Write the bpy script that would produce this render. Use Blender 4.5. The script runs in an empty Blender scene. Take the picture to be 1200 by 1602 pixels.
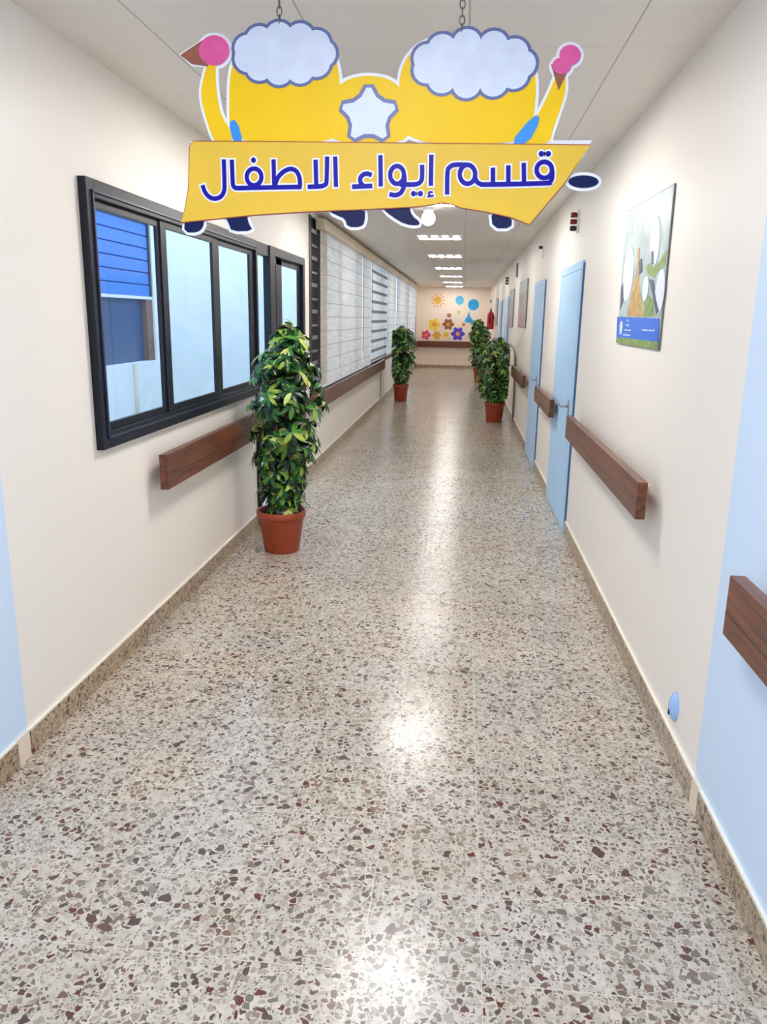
import bpy, bmesh, math, random
from mathutils import Vector, Matrix
random.seed(7)
PI = math.pi
SC = bpy.context.scene
COL = SC.collection

# ------------------------------------------------------------------ camera, sky, exposure
cam = bpy.data.cameras.new('camera'); cam_o = bpy.data.objects.new('camera', cam); COL.objects.link(cam_o)
cam.sensor_fit = 'VERTICAL'; cam.sensor_height = 36.0; cam.lens = 1219.11 / 1602 * 36.0
cam.clip_start = 0.02; cam.clip_end = 200
_m = Matrix([[0.994902, -0.040033, 0.092559], [0.099485, 0.239416, -0.965807], [0.016504, 0.970092, 0.242178]]).to_4x4(); _m.translation = Vector((1.6017, 0.0, 1.6606))
cam_o.matrix_world = _m
SC.camera = cam_o
SC.view_settings.view_transform = 'Standard'; SC.view_settings.look = 'None'
SC.view_settings.gamma = 1.0; SC.view_settings.use_curve_mapping = False
SC.view_settings.exposure = 1.3
SC.cycles.use_denoising = True
SC.cycles.max_bounces = 10; SC.cycles.diffuse_bounces = 6; SC.cycles.glossy_bounces = 4
SC.cycles.transmission_bounces = 6; SC.cycles.transparent_max_bounces = 12
SC.cycles.sample_clamp_indirect = 8.0
SC.cycles.caustics_reflective = False; SC.cycles.caustics_refractive = False
world = bpy.data.worlds.new('sky'); SC.world = world; world.use_nodes = True
_bg = world.node_tree.nodes['Background']
_bg.inputs[0].default_value = (0.80, 0.91, 1.0, 1); _bg.inputs[1].default_value = 1.4
TUBE_L = 28.0          # radiance of the lamps near the sign
TUBE_FAR = 15.0        # the lamps further down the corridor

W, H, D, YB = 2.48, 2.70, 27.5, -3.2

# ------------------------------------------------------------------ materials
def lin(c):
    f = lambda v: v / 12.92 if v <= 0.04045 else ((v + 0.055) / 1.055) ** 2.4
    return tuple(f(v / 255.0) for v in c) + (1.0,)
def mat(name, rgb, rough=0.5, metal=0.0, spec=0.5, noise=0.0, nscale=8.0, bump=0.0, coat=0.0, stretch=None):
    m = bpy.data.materials.new(name); m.use_nodes = True
    nt = m.node_tree; b = nt.nodes['Principled BSDF']
    c = lin(rgb)
    b.inputs['Base Color'].default_value = c; b.inputs['Roughness'].default_value = rough
    b.inputs['Metallic'].default_value = metal; b.inputs['Specular IOR Level'].default_value = spec
    b.inputs['Coat Weight'].default_value = coat
    if noise or bump:
        tc = nt.nodes.new('ShaderNodeTexCoord'); mp = nt.nodes.new('ShaderNodeMapping')
        if stretch: mp.inputs['Scale'].default_value = stretch
        n = nt.nodes.new('ShaderNodeTexNoise'); n.inputs['Scale'].default_value = nscale; n.inputs['Detail'].default_value = 5
        nt.links.new(tc.outputs['Object'], mp.inputs[0]); nt.links.new(mp.outputs[0], n.inputs['Vector'])
        if noise:
            r = nt.nodes.new('ShaderNodeValToRGB')
            r.color_ramp.elements[0].position = 0.3; r.color_ramp.elements[1].position = 0.7
            r.color_ramp.elements[0].color = tuple(max(0, v * (1 - noise)) for v in c[:3]) + (1,)
            r.color_ramp.elements[1].color = tuple(min(1, v * (1 + noise)) for v in c[:3]) + (1,)
            nt.links.new(n.outputs['Fac'], r.inputs[0]); nt.links.new(r.outputs[0], b.inputs['Base Color'])
        if bump:
            bp = nt.nodes.new('ShaderNodeBump'); bp.inputs['Strength'].default_value = bump; bp.inputs['Distance'].default_value = 0.002
            nt.links.new(n.outputs['Fac'], bp.inputs['Height']); nt.links.new(bp.outputs[0], b.inputs['Normal'])
    return m

def math_node(nt, op, a=None, b=None):
    n = nt.nodes.new('ShaderNodeMath'); n.operation = op
    for i, v in enumerate((a, b)):
        if v is None: continue
        if isinstance(v, (int, float)): n.inputs[i].default_value = v
        else: nt.links.new(v, n.inputs[i])
    return n.outputs[0]

def terrazzo(name, tile=0.317, ox=0.131, oy=0.09, rough=0.215, seams=True, tint=1.0, hue=(1, 1, 1, 1)):
    m = bpy.data.materials.new(name); m.use_nodes = True
    nt = m.node_tree; L = nt.links; b = nt.nodes['Principled BSDF']
    tc = nt.nodes.new('ShaderNodeTexCoord'); co = tc.outputs['Object']
    sep = nt.nodes.new('ShaderNodeSeparateXYZ'); L.new(co, sep.inputs[0])
    u = math_node(nt, 'DIVIDE', math_node(nt, 'SUBTRACT', sep.outputs[0], ox), tile)
    v = math_node(nt, 'DIVIDE', math_node(nt, 'SUBTRACT', sep.outputs[1], oy), tile)
    fu, fv = math_node(nt, 'FLOOR', u), math_node(nt, 'FLOOR', v)
    tid = nt.nodes.new('ShaderNodeCombineXYZ'); L.new(fu, tid.inputs[0]); L.new(fv, tid.inputs[1])
    wn = nt.nodes.new('ShaderNodeTexWhiteNoise'); wn.noise_dimensions = '3D'; L.new(tid.outputs[0], wn.inputs['Vector'])
    off = nt.nodes.new('ShaderNodeVectorMath'); off.operation = 'SCALE'; off.inputs['Scale'].default_value = 9.0; L.new(wn.outputs['Color'], off.inputs[0])
    wob = nt.nodes.new('ShaderNodeTexNoise'); wob.inputs['Scale'].default_value = 60; wob.inputs['Detail'].default_value = 1; L.new(co, wob.inputs['Vector'])
    wsc = nt.nodes.new('ShaderNodeVectorMath'); wsc.operation = 'SCALE'; wsc.inputs['Scale'].default_value = 0.012; L.new(wob.outputs['Color'], wsc.inputs[0])
    a1 = nt.nodes.new('ShaderNodeVectorMath'); L.new(co, a1.inputs[0]); L.new(off.outputs[0], a1.inputs[1])
    a2 = nt.nodes.new('ShaderNodeVectorMath'); L.new(a1.outputs[0], a2.inputs[0]); L.new(wsc.outputs[0], a2.inputs[1])
    def layer(scale, edge, keep, cols):
        vo = nt.nodes.new('ShaderNodeTexVoronoi'); vo.inputs['Scale'].default_value = scale; L.new(a2.outputs[0], vo.inputs['Vector'])
        ve = nt.nodes.new('ShaderNodeTexVoronoi'); ve.feature = 'DISTANCE_TO_EDGE'; ve.inputs['Scale'].default_value = scale; L.new(a2.outputs[0], ve.inputs['Vector'])
        sc_ = nt.nodes.new('ShaderNodeSeparateColor'); L.new(vo.outputs['Color'], sc_.inputs[0])
        marg = math_node(nt, 'ADD', math_node(nt, 'MULTIPLY', sc_.outputs[2], edge * 1.6), edge * 0.5)
        inside = math_node(nt, 'GREATER_THAN', ve.outputs['Distance'], marg)
        kept = math_node(nt, 'LESS_THAN', sc_.outputs[1], keep)
        rp = nt.nodes.new('ShaderNodeValToRGB'); rp.color_ramp.interpolation = 'CONSTANT'
        els = rp.color_ramp.elements
        while len(els) < len(cols): els.new(0.5)
        for i, c in enumerate(cols):
            els[i].position = i / len(cols); els[i].color = lin(c)
        L.new(sc_.outputs[0], rp.inputs[0])
        return math_node(nt, 'MULTIPLY', inside, kept), rp.outputs[0]
    big = layer(47, 0.12, 0.68, [(160,138,122),(126,104,92),(180,166,150),(108,80,72),(156,150,134),(98,86,78),(190,174,156),(140,112,98),(168,156,142),(130,122,110),(112,66,60),(182,162,146)])
    sml = layer(100, 0.11, 0.52, [(176,158,142),(150,132,118),(196,184,166),(132,108,98),(168,162,146),(186,166,150),(124,108,100)])
    big2 = layer(31, 0.17, 0.18, [(142,120,108),(112,86,78),(176,160,144),(150,142,128),(100,74,68),(186,170,154)])
    base = nt.nodes.new('ShaderNodeTexNoise'); base.inputs['Scale'].default_value = 34; base.inputs['Detail'].default_value = 4; L.new(a1.outputs[0], base.inputs['Vector'])
    br = nt.nodes.new('ShaderNodeValToRGB'); br.color_ramp.elements[0].position = .32; br.color_ramp.elements[1].position = .68
    br.color_ramp.elements[0].color = lin((200,190,174)); br.color_ramp.elements[1].color = lin((229,217,203)); L.new(base.outputs['Fac'], br.inputs[0])
    cur = br.outputs[0]
    for msk, colr in (sml, big, big2):
        mx = nt.nodes.new('ShaderNodeMixRGB'); L.new(msk, mx.inputs[0]); L.new(cur, mx.inputs[1]); L.new(colr, mx.inputs[2]); cur = mx.outputs[0]
    # tile to tile tint
    hs = nt.nodes.new('ShaderNodeHueSaturation'); L.new(cur, hs.inputs['Color'])
    sw = nt.nodes.new('ShaderNodeSeparateColor'); L.new(wn.outputs['Color'], sw.inputs[0])
    L.new(math_node(nt, 'ADD', math_node(nt, 'MULTIPLY', sw.outputs[0], 0.09), 0.955 * tint), hs.inputs['Value'])
    L.new(math_node(nt, 'ADD', math_node(nt, 'MULTIPLY', sw.outputs[1], 0.3), 0.82), hs.inputs['Saturation'])
    mu = nt.nodes.new('ShaderNodeMixRGB'); mu.blend_type = 'MULTIPLY'; mu.inputs[0].default_value = 1.0; L.new(hs.outputs[0], mu.inputs[1]); mu.inputs[2].default_value = hue
    cur = mu.outputs[0]
    if seams:
        def edge(x):
            fr = math_node(nt, 'FRACT', x)
            return math_node(nt, 'MINIMUM', fr, math_node(nt, 'SUBTRACT', 1.0, fr))
        d = math_node(nt, 'MINIMUM', edge(u), edge(v))
        ln = math_node(nt, 'LESS_THAN', d, 0.005)
        mx = nt.nodes.new('ShaderNodeMixRGB'); L.new(math_node(nt, 'MULTIPLY', ln, 0.6), mx.inputs[0]); L.new(cur, mx.inputs[1]); mx.inputs[2].default_value = lin((222,214,202)); cur = mx.outputs[0]
    L.new(cur, b.inputs['Base Color'])
    rn = nt.nodes.new('ShaderNodeTexNoise'); rn.inputs['Scale'].default_value = 3.0; rn.inputs['Detail'].default_value = 3; L.new(co, rn.inputs['Vector'])
    L.new(math_node(nt, 'ADD', math_node(nt, 'MULTIPLY', rn.outputs['Fac'], 0.10), rough - 0.05), b.inputs['Roughness'])
    b.inputs['Specular IOR Level'].default_value = 0.36
    return m

def ceiling_mat():
    m = mat('ceiling panels', (233, 227, 219), rough=0.42, spec=0.4)
    nt = m.node_tree; L = nt.links; b = nt.nodes['Principled BSDF']
    tc = nt.nodes.new('ShaderNodeTexCoord'); sep = nt.nodes.new('ShaderNodeSeparateXYZ'); L.new(tc.outputs['Object'], sep.inputs[0])
    def edge(o, off):
        fr = math_node(nt, 'FRACT', math_node(nt, 'DIVIDE', math_node(nt, 'SUBTRACT', o, off), 0.6))
        return math_node(nt, 'MINIMUM', fr, math_node(nt, 'SUBTRACT', 1.0, fr))
    ex = math_node(nt, 'LESS_THAN', edge(sep.outputs[0], -0.22), 0.006)
    ey = math_node(nt, 'LESS_THAN', edge(sep.outputs[1], -0.14), 0.0035)
    s = math_node(nt, 'ADD', math_node(nt, 'MULTIPLY', ex, 0.55), math_node(nt, 'MULTIPLY', ey, 0.28))
    mx = nt.nodes.new('ShaderNodeMixRGB'); L.new(s, mx.inputs[0]); mx.inputs[1].default_value = lin((233, 227, 219)); mx.inputs[2].default_value = lin((120, 110, 100))
    L.new(mx.outputs[0], b.inputs['Base Color'])
    return m

def wood_mat(name, dark, light, axis=1):
    m = mat(name, light, rough=0.38, spec=0.4, coat=0.15)
    nt = m.node_tree; L = nt.links; b = nt.nodes['Principled BSDF']
    tc = nt.nodes.new('ShaderNodeTexCoord'); mp = nt.nodes.new('ShaderNodeMapping')
    s = [30, 30, 30]; s[axis] = 1.6; mp.inputs['Scale'].default_value = s
    L.new(tc.outputs['Object'], mp.inputs[0])
    n = nt.nodes.new('ShaderNodeTexNoise'); n.inputs['Scale'].default_value = 1.6; n.inputs['Detail'].default_value = 8; n.inputs['Distortion'].default_value = 0.6
    L.new(mp.outputs[0], n.inputs['Vector'])
    r = nt.nodes.new('ShaderNodeValToRGB'); r.color_ramp.elements[0].position = 0.32; r.color_ramp.elements[1].position = 0.72
    r.color_ramp.elements[0].color = lin(dark); r.color_ramp.elements[1].color = lin(light)
    L.new(n.outputs['Fac'], r.inputs[0]); L.new(r.outputs[0], b.inputs['Base Color'])
    return m

def glass_mat():
    m = bpy.data.materials.new('window glass'); m.use_nodes = True; nt = m.node_tree; nt.nodes.clear()
    o = nt.nodes.new('ShaderNodeOutputMaterial'); mix = nt.nodes.new('ShaderNodeMixShader'); t = nt.nodes.new('ShaderNodeBsdfTransparent'); g = nt.nodes.new('ShaderNodeBsdfGlossy')
    t.inputs[0].default_value = (0.74, 0.82, 0.90, 1); g.inputs['Roughness'].default_value = 0.02; mix.inputs[0].default_value = 0.05
    nt.links.new(t.outputs[0], mix.inputs[1]); nt.links.new(g.outputs[0], mix.inputs[2]); nt.links.new(mix.outputs[0], o.inputs[0])
    return m

def blind_mat(name, pitch, duty, phase, tint, sheer_rgb, see):
    """day and night roller blind: woven bands alternating with sheer bands"""
    m = bpy.data.materials.new(name); m.use_nodes = True; nt = m.node_tree; nt.nodes.clear(); L = nt.links
    o = nt.nodes.new('ShaderNodeOutputMaterial')
    tc = nt.nodes.new('ShaderNodeTexCoord'); sep = nt.nodes.new('ShaderNodeSeparateXYZ'); L.new(tc.outputs['Object'], sep.inputs[0])
    fr = math_node(nt, 'FRACT', math_node(nt, 'ADD', math_node(nt, 'DIVIDE', sep.outputs[2], pitch), phase))
    sheer = math_node(nt, 'GREATER_THAN', fr, duty)
    n = nt.nodes.new('ShaderNodeTexNoise'); n.inputs['Scale'].default_value = 5; n.inputs['Detail'].default_value = 4
    mp = nt.nodes.new('ShaderNodeMapping'); mp.inputs['Scale'].default_value = (1, 0.6, 6); L.new(tc.outputs['Object'], mp.inputs[0]); L.new(mp.outputs[0], n.inputs['Vector'])
    r = nt.nodes.new('ShaderNodeValToRGB'); r.color_ramp.elements[0].position = .3; r.color_ramp.elements[1].position = .7
    c = lin(tint); r.color_ramp.elements[0].color = tuple(v * 0.86 for v in c[:3]) + (1,); r.color_ramp.elements[1].color = c
    L.new(n.outputs['Fac'], r.inputs[0])
    dif = nt.nodes.new('ShaderNodeBsdfDiffuse'); trl = nt.nodes.new('ShaderNodeBsdfTranslucent'); L.new(r.outputs[0], dif.inputs[0]); L.new(r.outputs[0], trl.inputs[0])
    mx = nt.nodes.new('ShaderNodeMixShader'); mx.inputs[0].default_value = 0.58; L.new(dif.outputs[0], mx.inputs[1]); L.new(trl.outputs[0], mx.inputs[2])
    d2 = nt.nodes.new('ShaderNodeBsdfDiffuse'); d2.inputs[0].default_value = lin(sheer_rgb)
    tr = nt.nodes.new('ShaderNodeBsdfTransparent'); tr.inputs[0].default_value = (0.55, 0.55, 0.55, 1)
    ms = nt.nodes.new('ShaderNodeMixShader'); ms.inputs[0].default_value = see; L.new(d2.outputs[0], ms.inputs[1]); L.new(tr.outputs[0], ms.inputs[2])
    mm = nt.nodes.new('ShaderNodeMixShader'); L.new(sheer, mm.inputs[0]); L.new(mx.outputs[0], mm.inputs[1]); L.new(ms.outputs[0], mm.inputs[2])
    L.new(mm.outputs[0], o.inputs[0])
    return m

def emit_mat(name, rgb, s):
    m = bpy.data.materials.new(name); m.use_nodes = True; b = m.node_tree.nodes['Principled BSDF']
    b.inputs['Base Color'].default_value = (.9, .9, .9, 1); b.inputs['Emission Color'].default_value = rgb + (1,); b.inputs['Emission Strength'].default_value = s
    return m

def leaf_mat(name, ramp):
    m = mat(name, (40, 90, 40), rough=0.32, spec=0.45)
    nt = m.node_tree; L = nt.links; b = nt.nodes['Principled BSDF']
    g = nt.nodes.new('ShaderNodeNewGeometry'); r = nt.nodes.new('ShaderNodeValToRGB'); els = r.color_ramp.elements
    while len(els) < len(ramp): els.new(.5)
    for i, (p, c) in enumerate(ramp): els[i].position = p; els[i].color = lin(c)
    L.new(g.outputs['Random Per Island'], r.inputs[0])
    # cream variegation in blotches that belong to the leaf itself
    tc = nt.nodes.new('ShaderNodeTexCoord'); n = nt.nodes.new('ShaderNodeTexNoise'); n.inputs['Scale'].default_value = 26; n.inputs['Detail'].default_value = 2
    L.new(tc.outputs['Object'], n.inputs['Vector'])
    msk = math_node(nt, 'MULTIPLY', math_node(nt, 'GREATER_THAN', n.outputs['Fac'], 0.63), 0.5)
    mx = nt.nodes.new('ShaderNodeMixRGB'); L.new(msk, mx.inputs[0]); L.new(r.outputs[0], mx.inputs[1]); mx.inputs[2].default_value = lin((196, 204, 96))
    L.new(mx.outputs[0], b.inputs['Base Color'])
    return m

M = {}
M['wall'] = mat('cream wall paint', (245, 238, 229), rough=0.42, spec=0.3)
M['wall_end'] = mat('cream wall paint with peach light', (240, 226, 212), rough=0.5, spec=0.3)  # same cream paint as the side walls, peach cast of the light coloured in
M['blue_wall'] = mat('pale blue wall paint', (212, 232, 255), rough=0.45, spec=0.3)
M['ceiling'] = ceiling_mat()
M['floor'] = terrazzo('terrazzo tiles', tint=0.82)
M['skirt'] = terrazzo('terrazzo skirting', seams=False, rough=0.3, tint=0.72, hue=(1.0, 0.88, 0.72, 1))
M['caulk'] = mat('white bead', (244, 238, 226), rough=0.5)
M['cream'] = mat('cream joint', (236, 220, 200), rough=0.5)
M['alu'] = mat('dark navy aluminium', (15, 17, 32), rough=0.36, spec=0.35)
M['alu_edge'] = mat('navy aluminium moulding', (46, 49, 74), rough=0.3, spec=0.5)
M['gasket'] = mat('black rubber', (10, 11, 16), rough=0.6)
M['glass'] = glass_mat()
M['wood'] = wood_mat('handrail wood', (78, 40, 26), (132, 76, 50))
M['wood_end'] = wood_mat('handrail end wood', (58, 30, 22), (92, 50, 38), axis=0)
M['steel'] = mat('brushed steel', (176, 178, 182), rough=0.3, metal=1.0)
M['door'] = mat('pale blue door laminate', (182, 220, 255), rough=0.4, spec=0.35, noise=0.03, nscale=3)
M['door_edge_shade'] = mat('slate blue door edge shade', (70, 98, 140), rough=0.5)  # shade on the frame side, put into the colour
M['terra'] = mat('terracotta plastic', (158, 66, 36), rough=0.42, noise=0.10, nscale=14)
M['soil'] = mat('potting soil', (44, 32, 24), rough=0.95, noise=0.4, nscale=90, bump=1.0)
M['bark'] = mat('brown bark', (66, 48, 34), rough=0.9, noise=0.35, nscale=40, bump=1.0)
M['moss'] = mat('dark moss pole', (40, 32, 24), rough=1.0, noise=0.5, nscale=120, bump=1.0)
M['stalk'] = mat('green stalk', (78, 104, 52), rough=0.6)
M['leaf'] = leaf_mat('variegated leaves', [(0.0, (6, 30, 20)), (0.32, (18, 62, 30)), (0.58, (38, 100, 40)), (0.78, (82, 138, 46)), (0.91, (156, 176, 64)), (1.0, (214, 212, 130))])
M['leaf_far'] = leaf_mat('deep green leaves', [(0.0, (8, 34, 18)), (0.3, (22, 72, 30)), (0.6, (48, 110, 44)), (0.82, (96, 150, 56)), (1.0, (190, 204, 110))])
M['cassette'] = mat('beige blind cassette', (216, 202, 176), rough=0.45)
M['blind'] = blind_mat('closed zebra blind fabric', 0.155, 0.93, 0.2, (255, 249, 243), (216, 208, 202), 0.06)
M['blind_open'] = blind_mat('open zebra blind fabric', 0.165, 0.70, 0.1, (252, 250, 248), (150, 146, 140), 0.35)
M['foam'] = mat('white foam board', (240, 238, 244), rough=0.6)
M['yellow'] = mat('yellow print', (248, 200, 24), spec=0.2, rough=0.4, noise=0.04, nscale=6)
M['banner'] = mat('ochre yellow print', (232, 188, 66), spec=0.2, rough=0.4, noise=0.03, nscale=9)
M['red_edge'] = mat('dark red print edge', (150, 60, 50), rough=0.5)
M['ink'] = mat('blue ink', (20, 6, 150), rough=0.4, spec=0.2)
M['navy'] = mat('navy print', (14, 24, 74), rough=0.4, spec=0.2)
M['sky_print'] = mat('sky blue print', (40, 140, 222), rough=0.4)
M['slate'] = mat('slate blue print', (92, 100, 150), rough=0.4)
M['cloud'] = mat('pale lilac print', (214, 220, 236), rough=0.4, noise=0.06, nscale=14)
M['pink'] = mat('pink print', (226, 84, 150), rough=0.4, noise=0.12, nscale=18)
M['cone'] = mat('wafer print', (150, 84, 60), rough=0.5, noise=0.15, nscale=30)
M['chain'] = mat('chain metal', (120, 118, 120), rough=0.35, metal=0.9)
M['lamp_frame'] = mat('white enamel', (240, 238, 234), rough=0.35)
M['lamp_back'] = mat('grey louvre', (64, 64, 68), rough=0.5, metal=0.0)
M['tube'] = emit_mat('fluorescent lens', (1.0, 0.975, 0.945), TUBE_L)
M['tube_far'] = emit_mat('fluorescent lens further on', (1.0, 0.965, 0.93), TUBE_FAR)
M['globe'] = emit_mat('lit opal globe', (1.0, 0.97, 0.94), 2.2)
M['red'] = mat('red enamel', (186, 22, 40), rough=0.3)
M['red_lens'] = mat('dark red lens', (120, 10, 22), rough=0.25)
M['black'] = mat('black plastic', (22, 20, 20), rough=0.45)
M['white_plastic'] = mat('white plastic', (236, 236, 236), rough=0.4)
M['pale_blue_plastic'] = mat('pale blue plastic', (160, 196, 246), rough=0.25)
M['conduit'] = mat('brown conduit', (128, 112, 98), rough=0.5)
M['out_wall'] = mat('white outside render', (236, 240, 242), rough=0.9, noise=0.06, nscale=0.7)
M['out_band'] = mat('cream outside render', (236, 226, 196), rough=0.9)
M['out_ground'] = mat('pale paving', (200, 200, 196), rough=0.9, noise=0.1, nscale=3)
M['shutter'] = mat('blue shutter', (58, 128, 214), rough=0.5)
M['dark_room'] = mat('grey blue window', (62, 86, 128), rough=0.3)
M['brown'] = mat('brown timber', (138, 104, 92), rough=0.7)
M['stain'] = mat('cream stain', (226, 216, 190), rough=0.9)
M['decal_blue'] = mat('sky blue sticker', (44, 158, 224), rough=0.5, noise=0.15, nscale=5)
M['decal_teal'] = mat('teal sticker', (92, 182, 222), rough=0.5, noise=0.15, nscale=5)
M['decal_halo'] = mat('pale sticker border', (206, 230, 238), rough=0.5)
M['decal_gold'] = mat('gold sticker', (222, 172, 60), rough=0.5, noise=0.12, nscale=4)
M['decal_yellow'] = mat('yellow sticker', (244, 206, 70), rough=0.5, noise=0.08, nscale=4)
M['decal_brown'] = mat('brown sticker', (150, 96, 50), rough=0.5, noise=0.25, nscale=6)
M['decal_pink'] = mat('pink sticker', (214, 66, 120), rough=0.5, noise=0.15, nscale=6)
M['decal_violet'] = mat('violet sticker', (84, 58, 204), rough=0.5, noise=0.2, nscale=6)
M['decal_orange'] = mat('orange sticker', (226, 150, 84), rough=0.5)
M['decal_green'] = mat('light green sticker', (200, 214, 130), rough=0.5)
M['p_sky'] = mat('misty tree print', (176, 192, 194), rough=0.35, noise=0.22, nscale=9)
M['p_leaf'] = mat('green foliage print', (132, 158, 84), rough=0.35, noise=0.4, nscale=26)
M['p_trunk'] = mat('ochre trunk print', (196, 158, 92), rough=0.35, noise=0.35, nscale=24)
M['p_dark'] = mat('grey blue figure print', (70, 84, 110), rough=0.35, noise=0.3, nscale=30)
M['p_white'] = mat('white oval print', (232, 240, 250), rough=0.35)
M['p_band'] = mat('blue caption band', (44, 112, 222), rough=0.35)
M['p_text'] = mat('white caption print', (214, 230, 252), rough=0.35)
M['p_edge'] = mat('grey board edge', (120, 122, 128), rough=0.5)
M['p_grey'] = mat('faded brown print', (188, 172, 158), rough=0.4, noise=0.2, nscale=7)
M['p_mauve'] = mat('mauve print', (186, 150, 158), rough=0.4, noise=0.15, nscale=7)

# ------------------------------------------------------------------ mesh helpers
class MB:
    def __init__(s): s.bm = bmesh.new()
    def box(s, x0, y0, z0, x1, y1, z1, mi=0, bev=0.0):
        r = bmesh.ops.create_cube(s.bm, size=1.0); vs = r['verts']
        for v in vs:
            v.co = Vector(((x0 + x1) / 2 + v.co.x * (x1 - x0), (y0 + y1) / 2 + v.co.y * (y1 - y0), (z0 + z1) / 2 + v.co.z * (z1 - z0)))
        fs = {f for v in vs for f in v.link_faces}
        for f in fs: f.material_index = mi
        if bev:
            es = list({e for v in vs for e in v.link_edges})
            g = bmesh.ops.bevel(s.bm, geom=es, offset=bev, segments=2, affect='EDGES', profile=0.7)
            for f in g['faces']: f.material_index = mi
        return s
    def tube(s, pts, r, n=8, mi=0, closed=False, cap=True):
        pts = [Vector(p) for p in pts]; rs = r if isinstance(r, (list, tuple)) else [r] * len(pts)
        rings = []; prev = None
        for i, p in enumerate(pts):
            if closed: t = pts[(i + 1) % len(pts)] - pts[i - 1]
            elif i == 0: t = pts[1] - p
            elif i == len(pts) - 1: t = p - pts[-2]
            else: t = pts[i + 1] - pts[i - 1]
            t.normalize()
            a = prev - t * prev.dot(t) if prev is not None else (Vector((0, 0, 1)).cross(t) if abs(t.z) < .9 else Vector((1, 0, 0)).cross(t))
            a.normalize(); prev = a; b = t.cross(a)
            rings.append([s.bm.verts.new(p + (a * math.cos(2 * PI * k / n) + b * math.sin(2 * PI * k / n)) * rs[i]) for k in range(n)])
        m = len(rings)
        for i in range(m if closed else m - 1):
            A, B = rings[i], rings[(i + 1) % m]
            for k in range(n):
                f = s.bm.faces.new((A[k], A[(k + 1) % n], B[(k + 1) % n], B[k])); f.smooth = True; f.material_index = mi
        if cap and not closed:
            for R_, fl in ((rings[0], True), (rings[-1], False)):
                f = s.bm.faces.new(list(reversed(R_)) if fl else R_); f.material_index = mi
        return s
    def lathe(s, prof, n=32, c=(0, 0, 0), mi=0, smooth=True):
        rings = [[s.bm.verts.new((c[0] + r * math.cos(2 * PI * k / n), c[1] + r * math.sin(2 * PI * k / n), c[2] + z)) for k in range(n)] for r, z in prof]
        for A, B in zip(rings, rings[1:]):
            for k in range(n):
                f = s.bm.faces.new((A[k], A[(k + 1) % n], B[(k + 1) % n], B[k])); f.smooth = smooth; f.material_index = mi
        s.bm.faces.new(list(reversed(rings[0]))).material_index = mi
        s.bm.faces.new(rings[-1]).material_index = mi
        return s
    def prism(s, pts, d, mi=0, side=None):
        """pts: 3D outline (flat); d: extrusion vector; the outline is the front"""
        d = Vector(d); A = [s.bm.verts.new(p) for p in pts]; B = [s.bm.verts.new(Vector(p) + d) for p in pts]
        n = len(A); sm = mi if side is None else side
        s.bm.faces.new(A).material_index = mi
        s.bm.faces.new(list(reversed(B))).material_index = sm
        for k in range(n):
            s.bm.faces.new((A[(k + 1) % n], A[k], B[k], B[(k + 1) % n])).material_index = sm
        return s
    def build(s, name, mats, parent=None, loc=None, smooth_angle=None):
        bmesh.ops.recalc_face_normals(s.bm, faces=s.bm.faces)
        me = bpy.data.meshes.new(name); s.bm.to_mesh(me); s.bm.free()
        for m in (mats if isinstance(mats, (list, tuple)) else [mats]): me.materials.append(M[m] if isinstance(m, str) else m)
        o = bpy.data.objects.new(name, me); COL.objects.link(o)
        if parent is not None: o.parent = parent
        if loc is not None: o.location = loc
        return o

def tag(o, label=None, cat=None, group=None, kind=None):
    if label: o['label'] = label
    if cat: o['category'] = cat
    if group: o['group'] = group
    if kind: o['kind'] = kind
    return o
def thing(name, label, cat, loc=(0, 0, 0), group=None):
    o = bpy.data.objects.new(name, None); COL.objects.link(o); o.location = loc; o.empty_display_size = 0.1
    return tag(o, label, cat, group)
def structure(o): o['kind'] = 'structure'; return o
def dup(o, parent=None):
    c = o.copy(); COL.objects.link(c)
    if parent is not None: c.parent = parent
    for ch in list(o.children): dup(ch, c)
    return c

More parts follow.
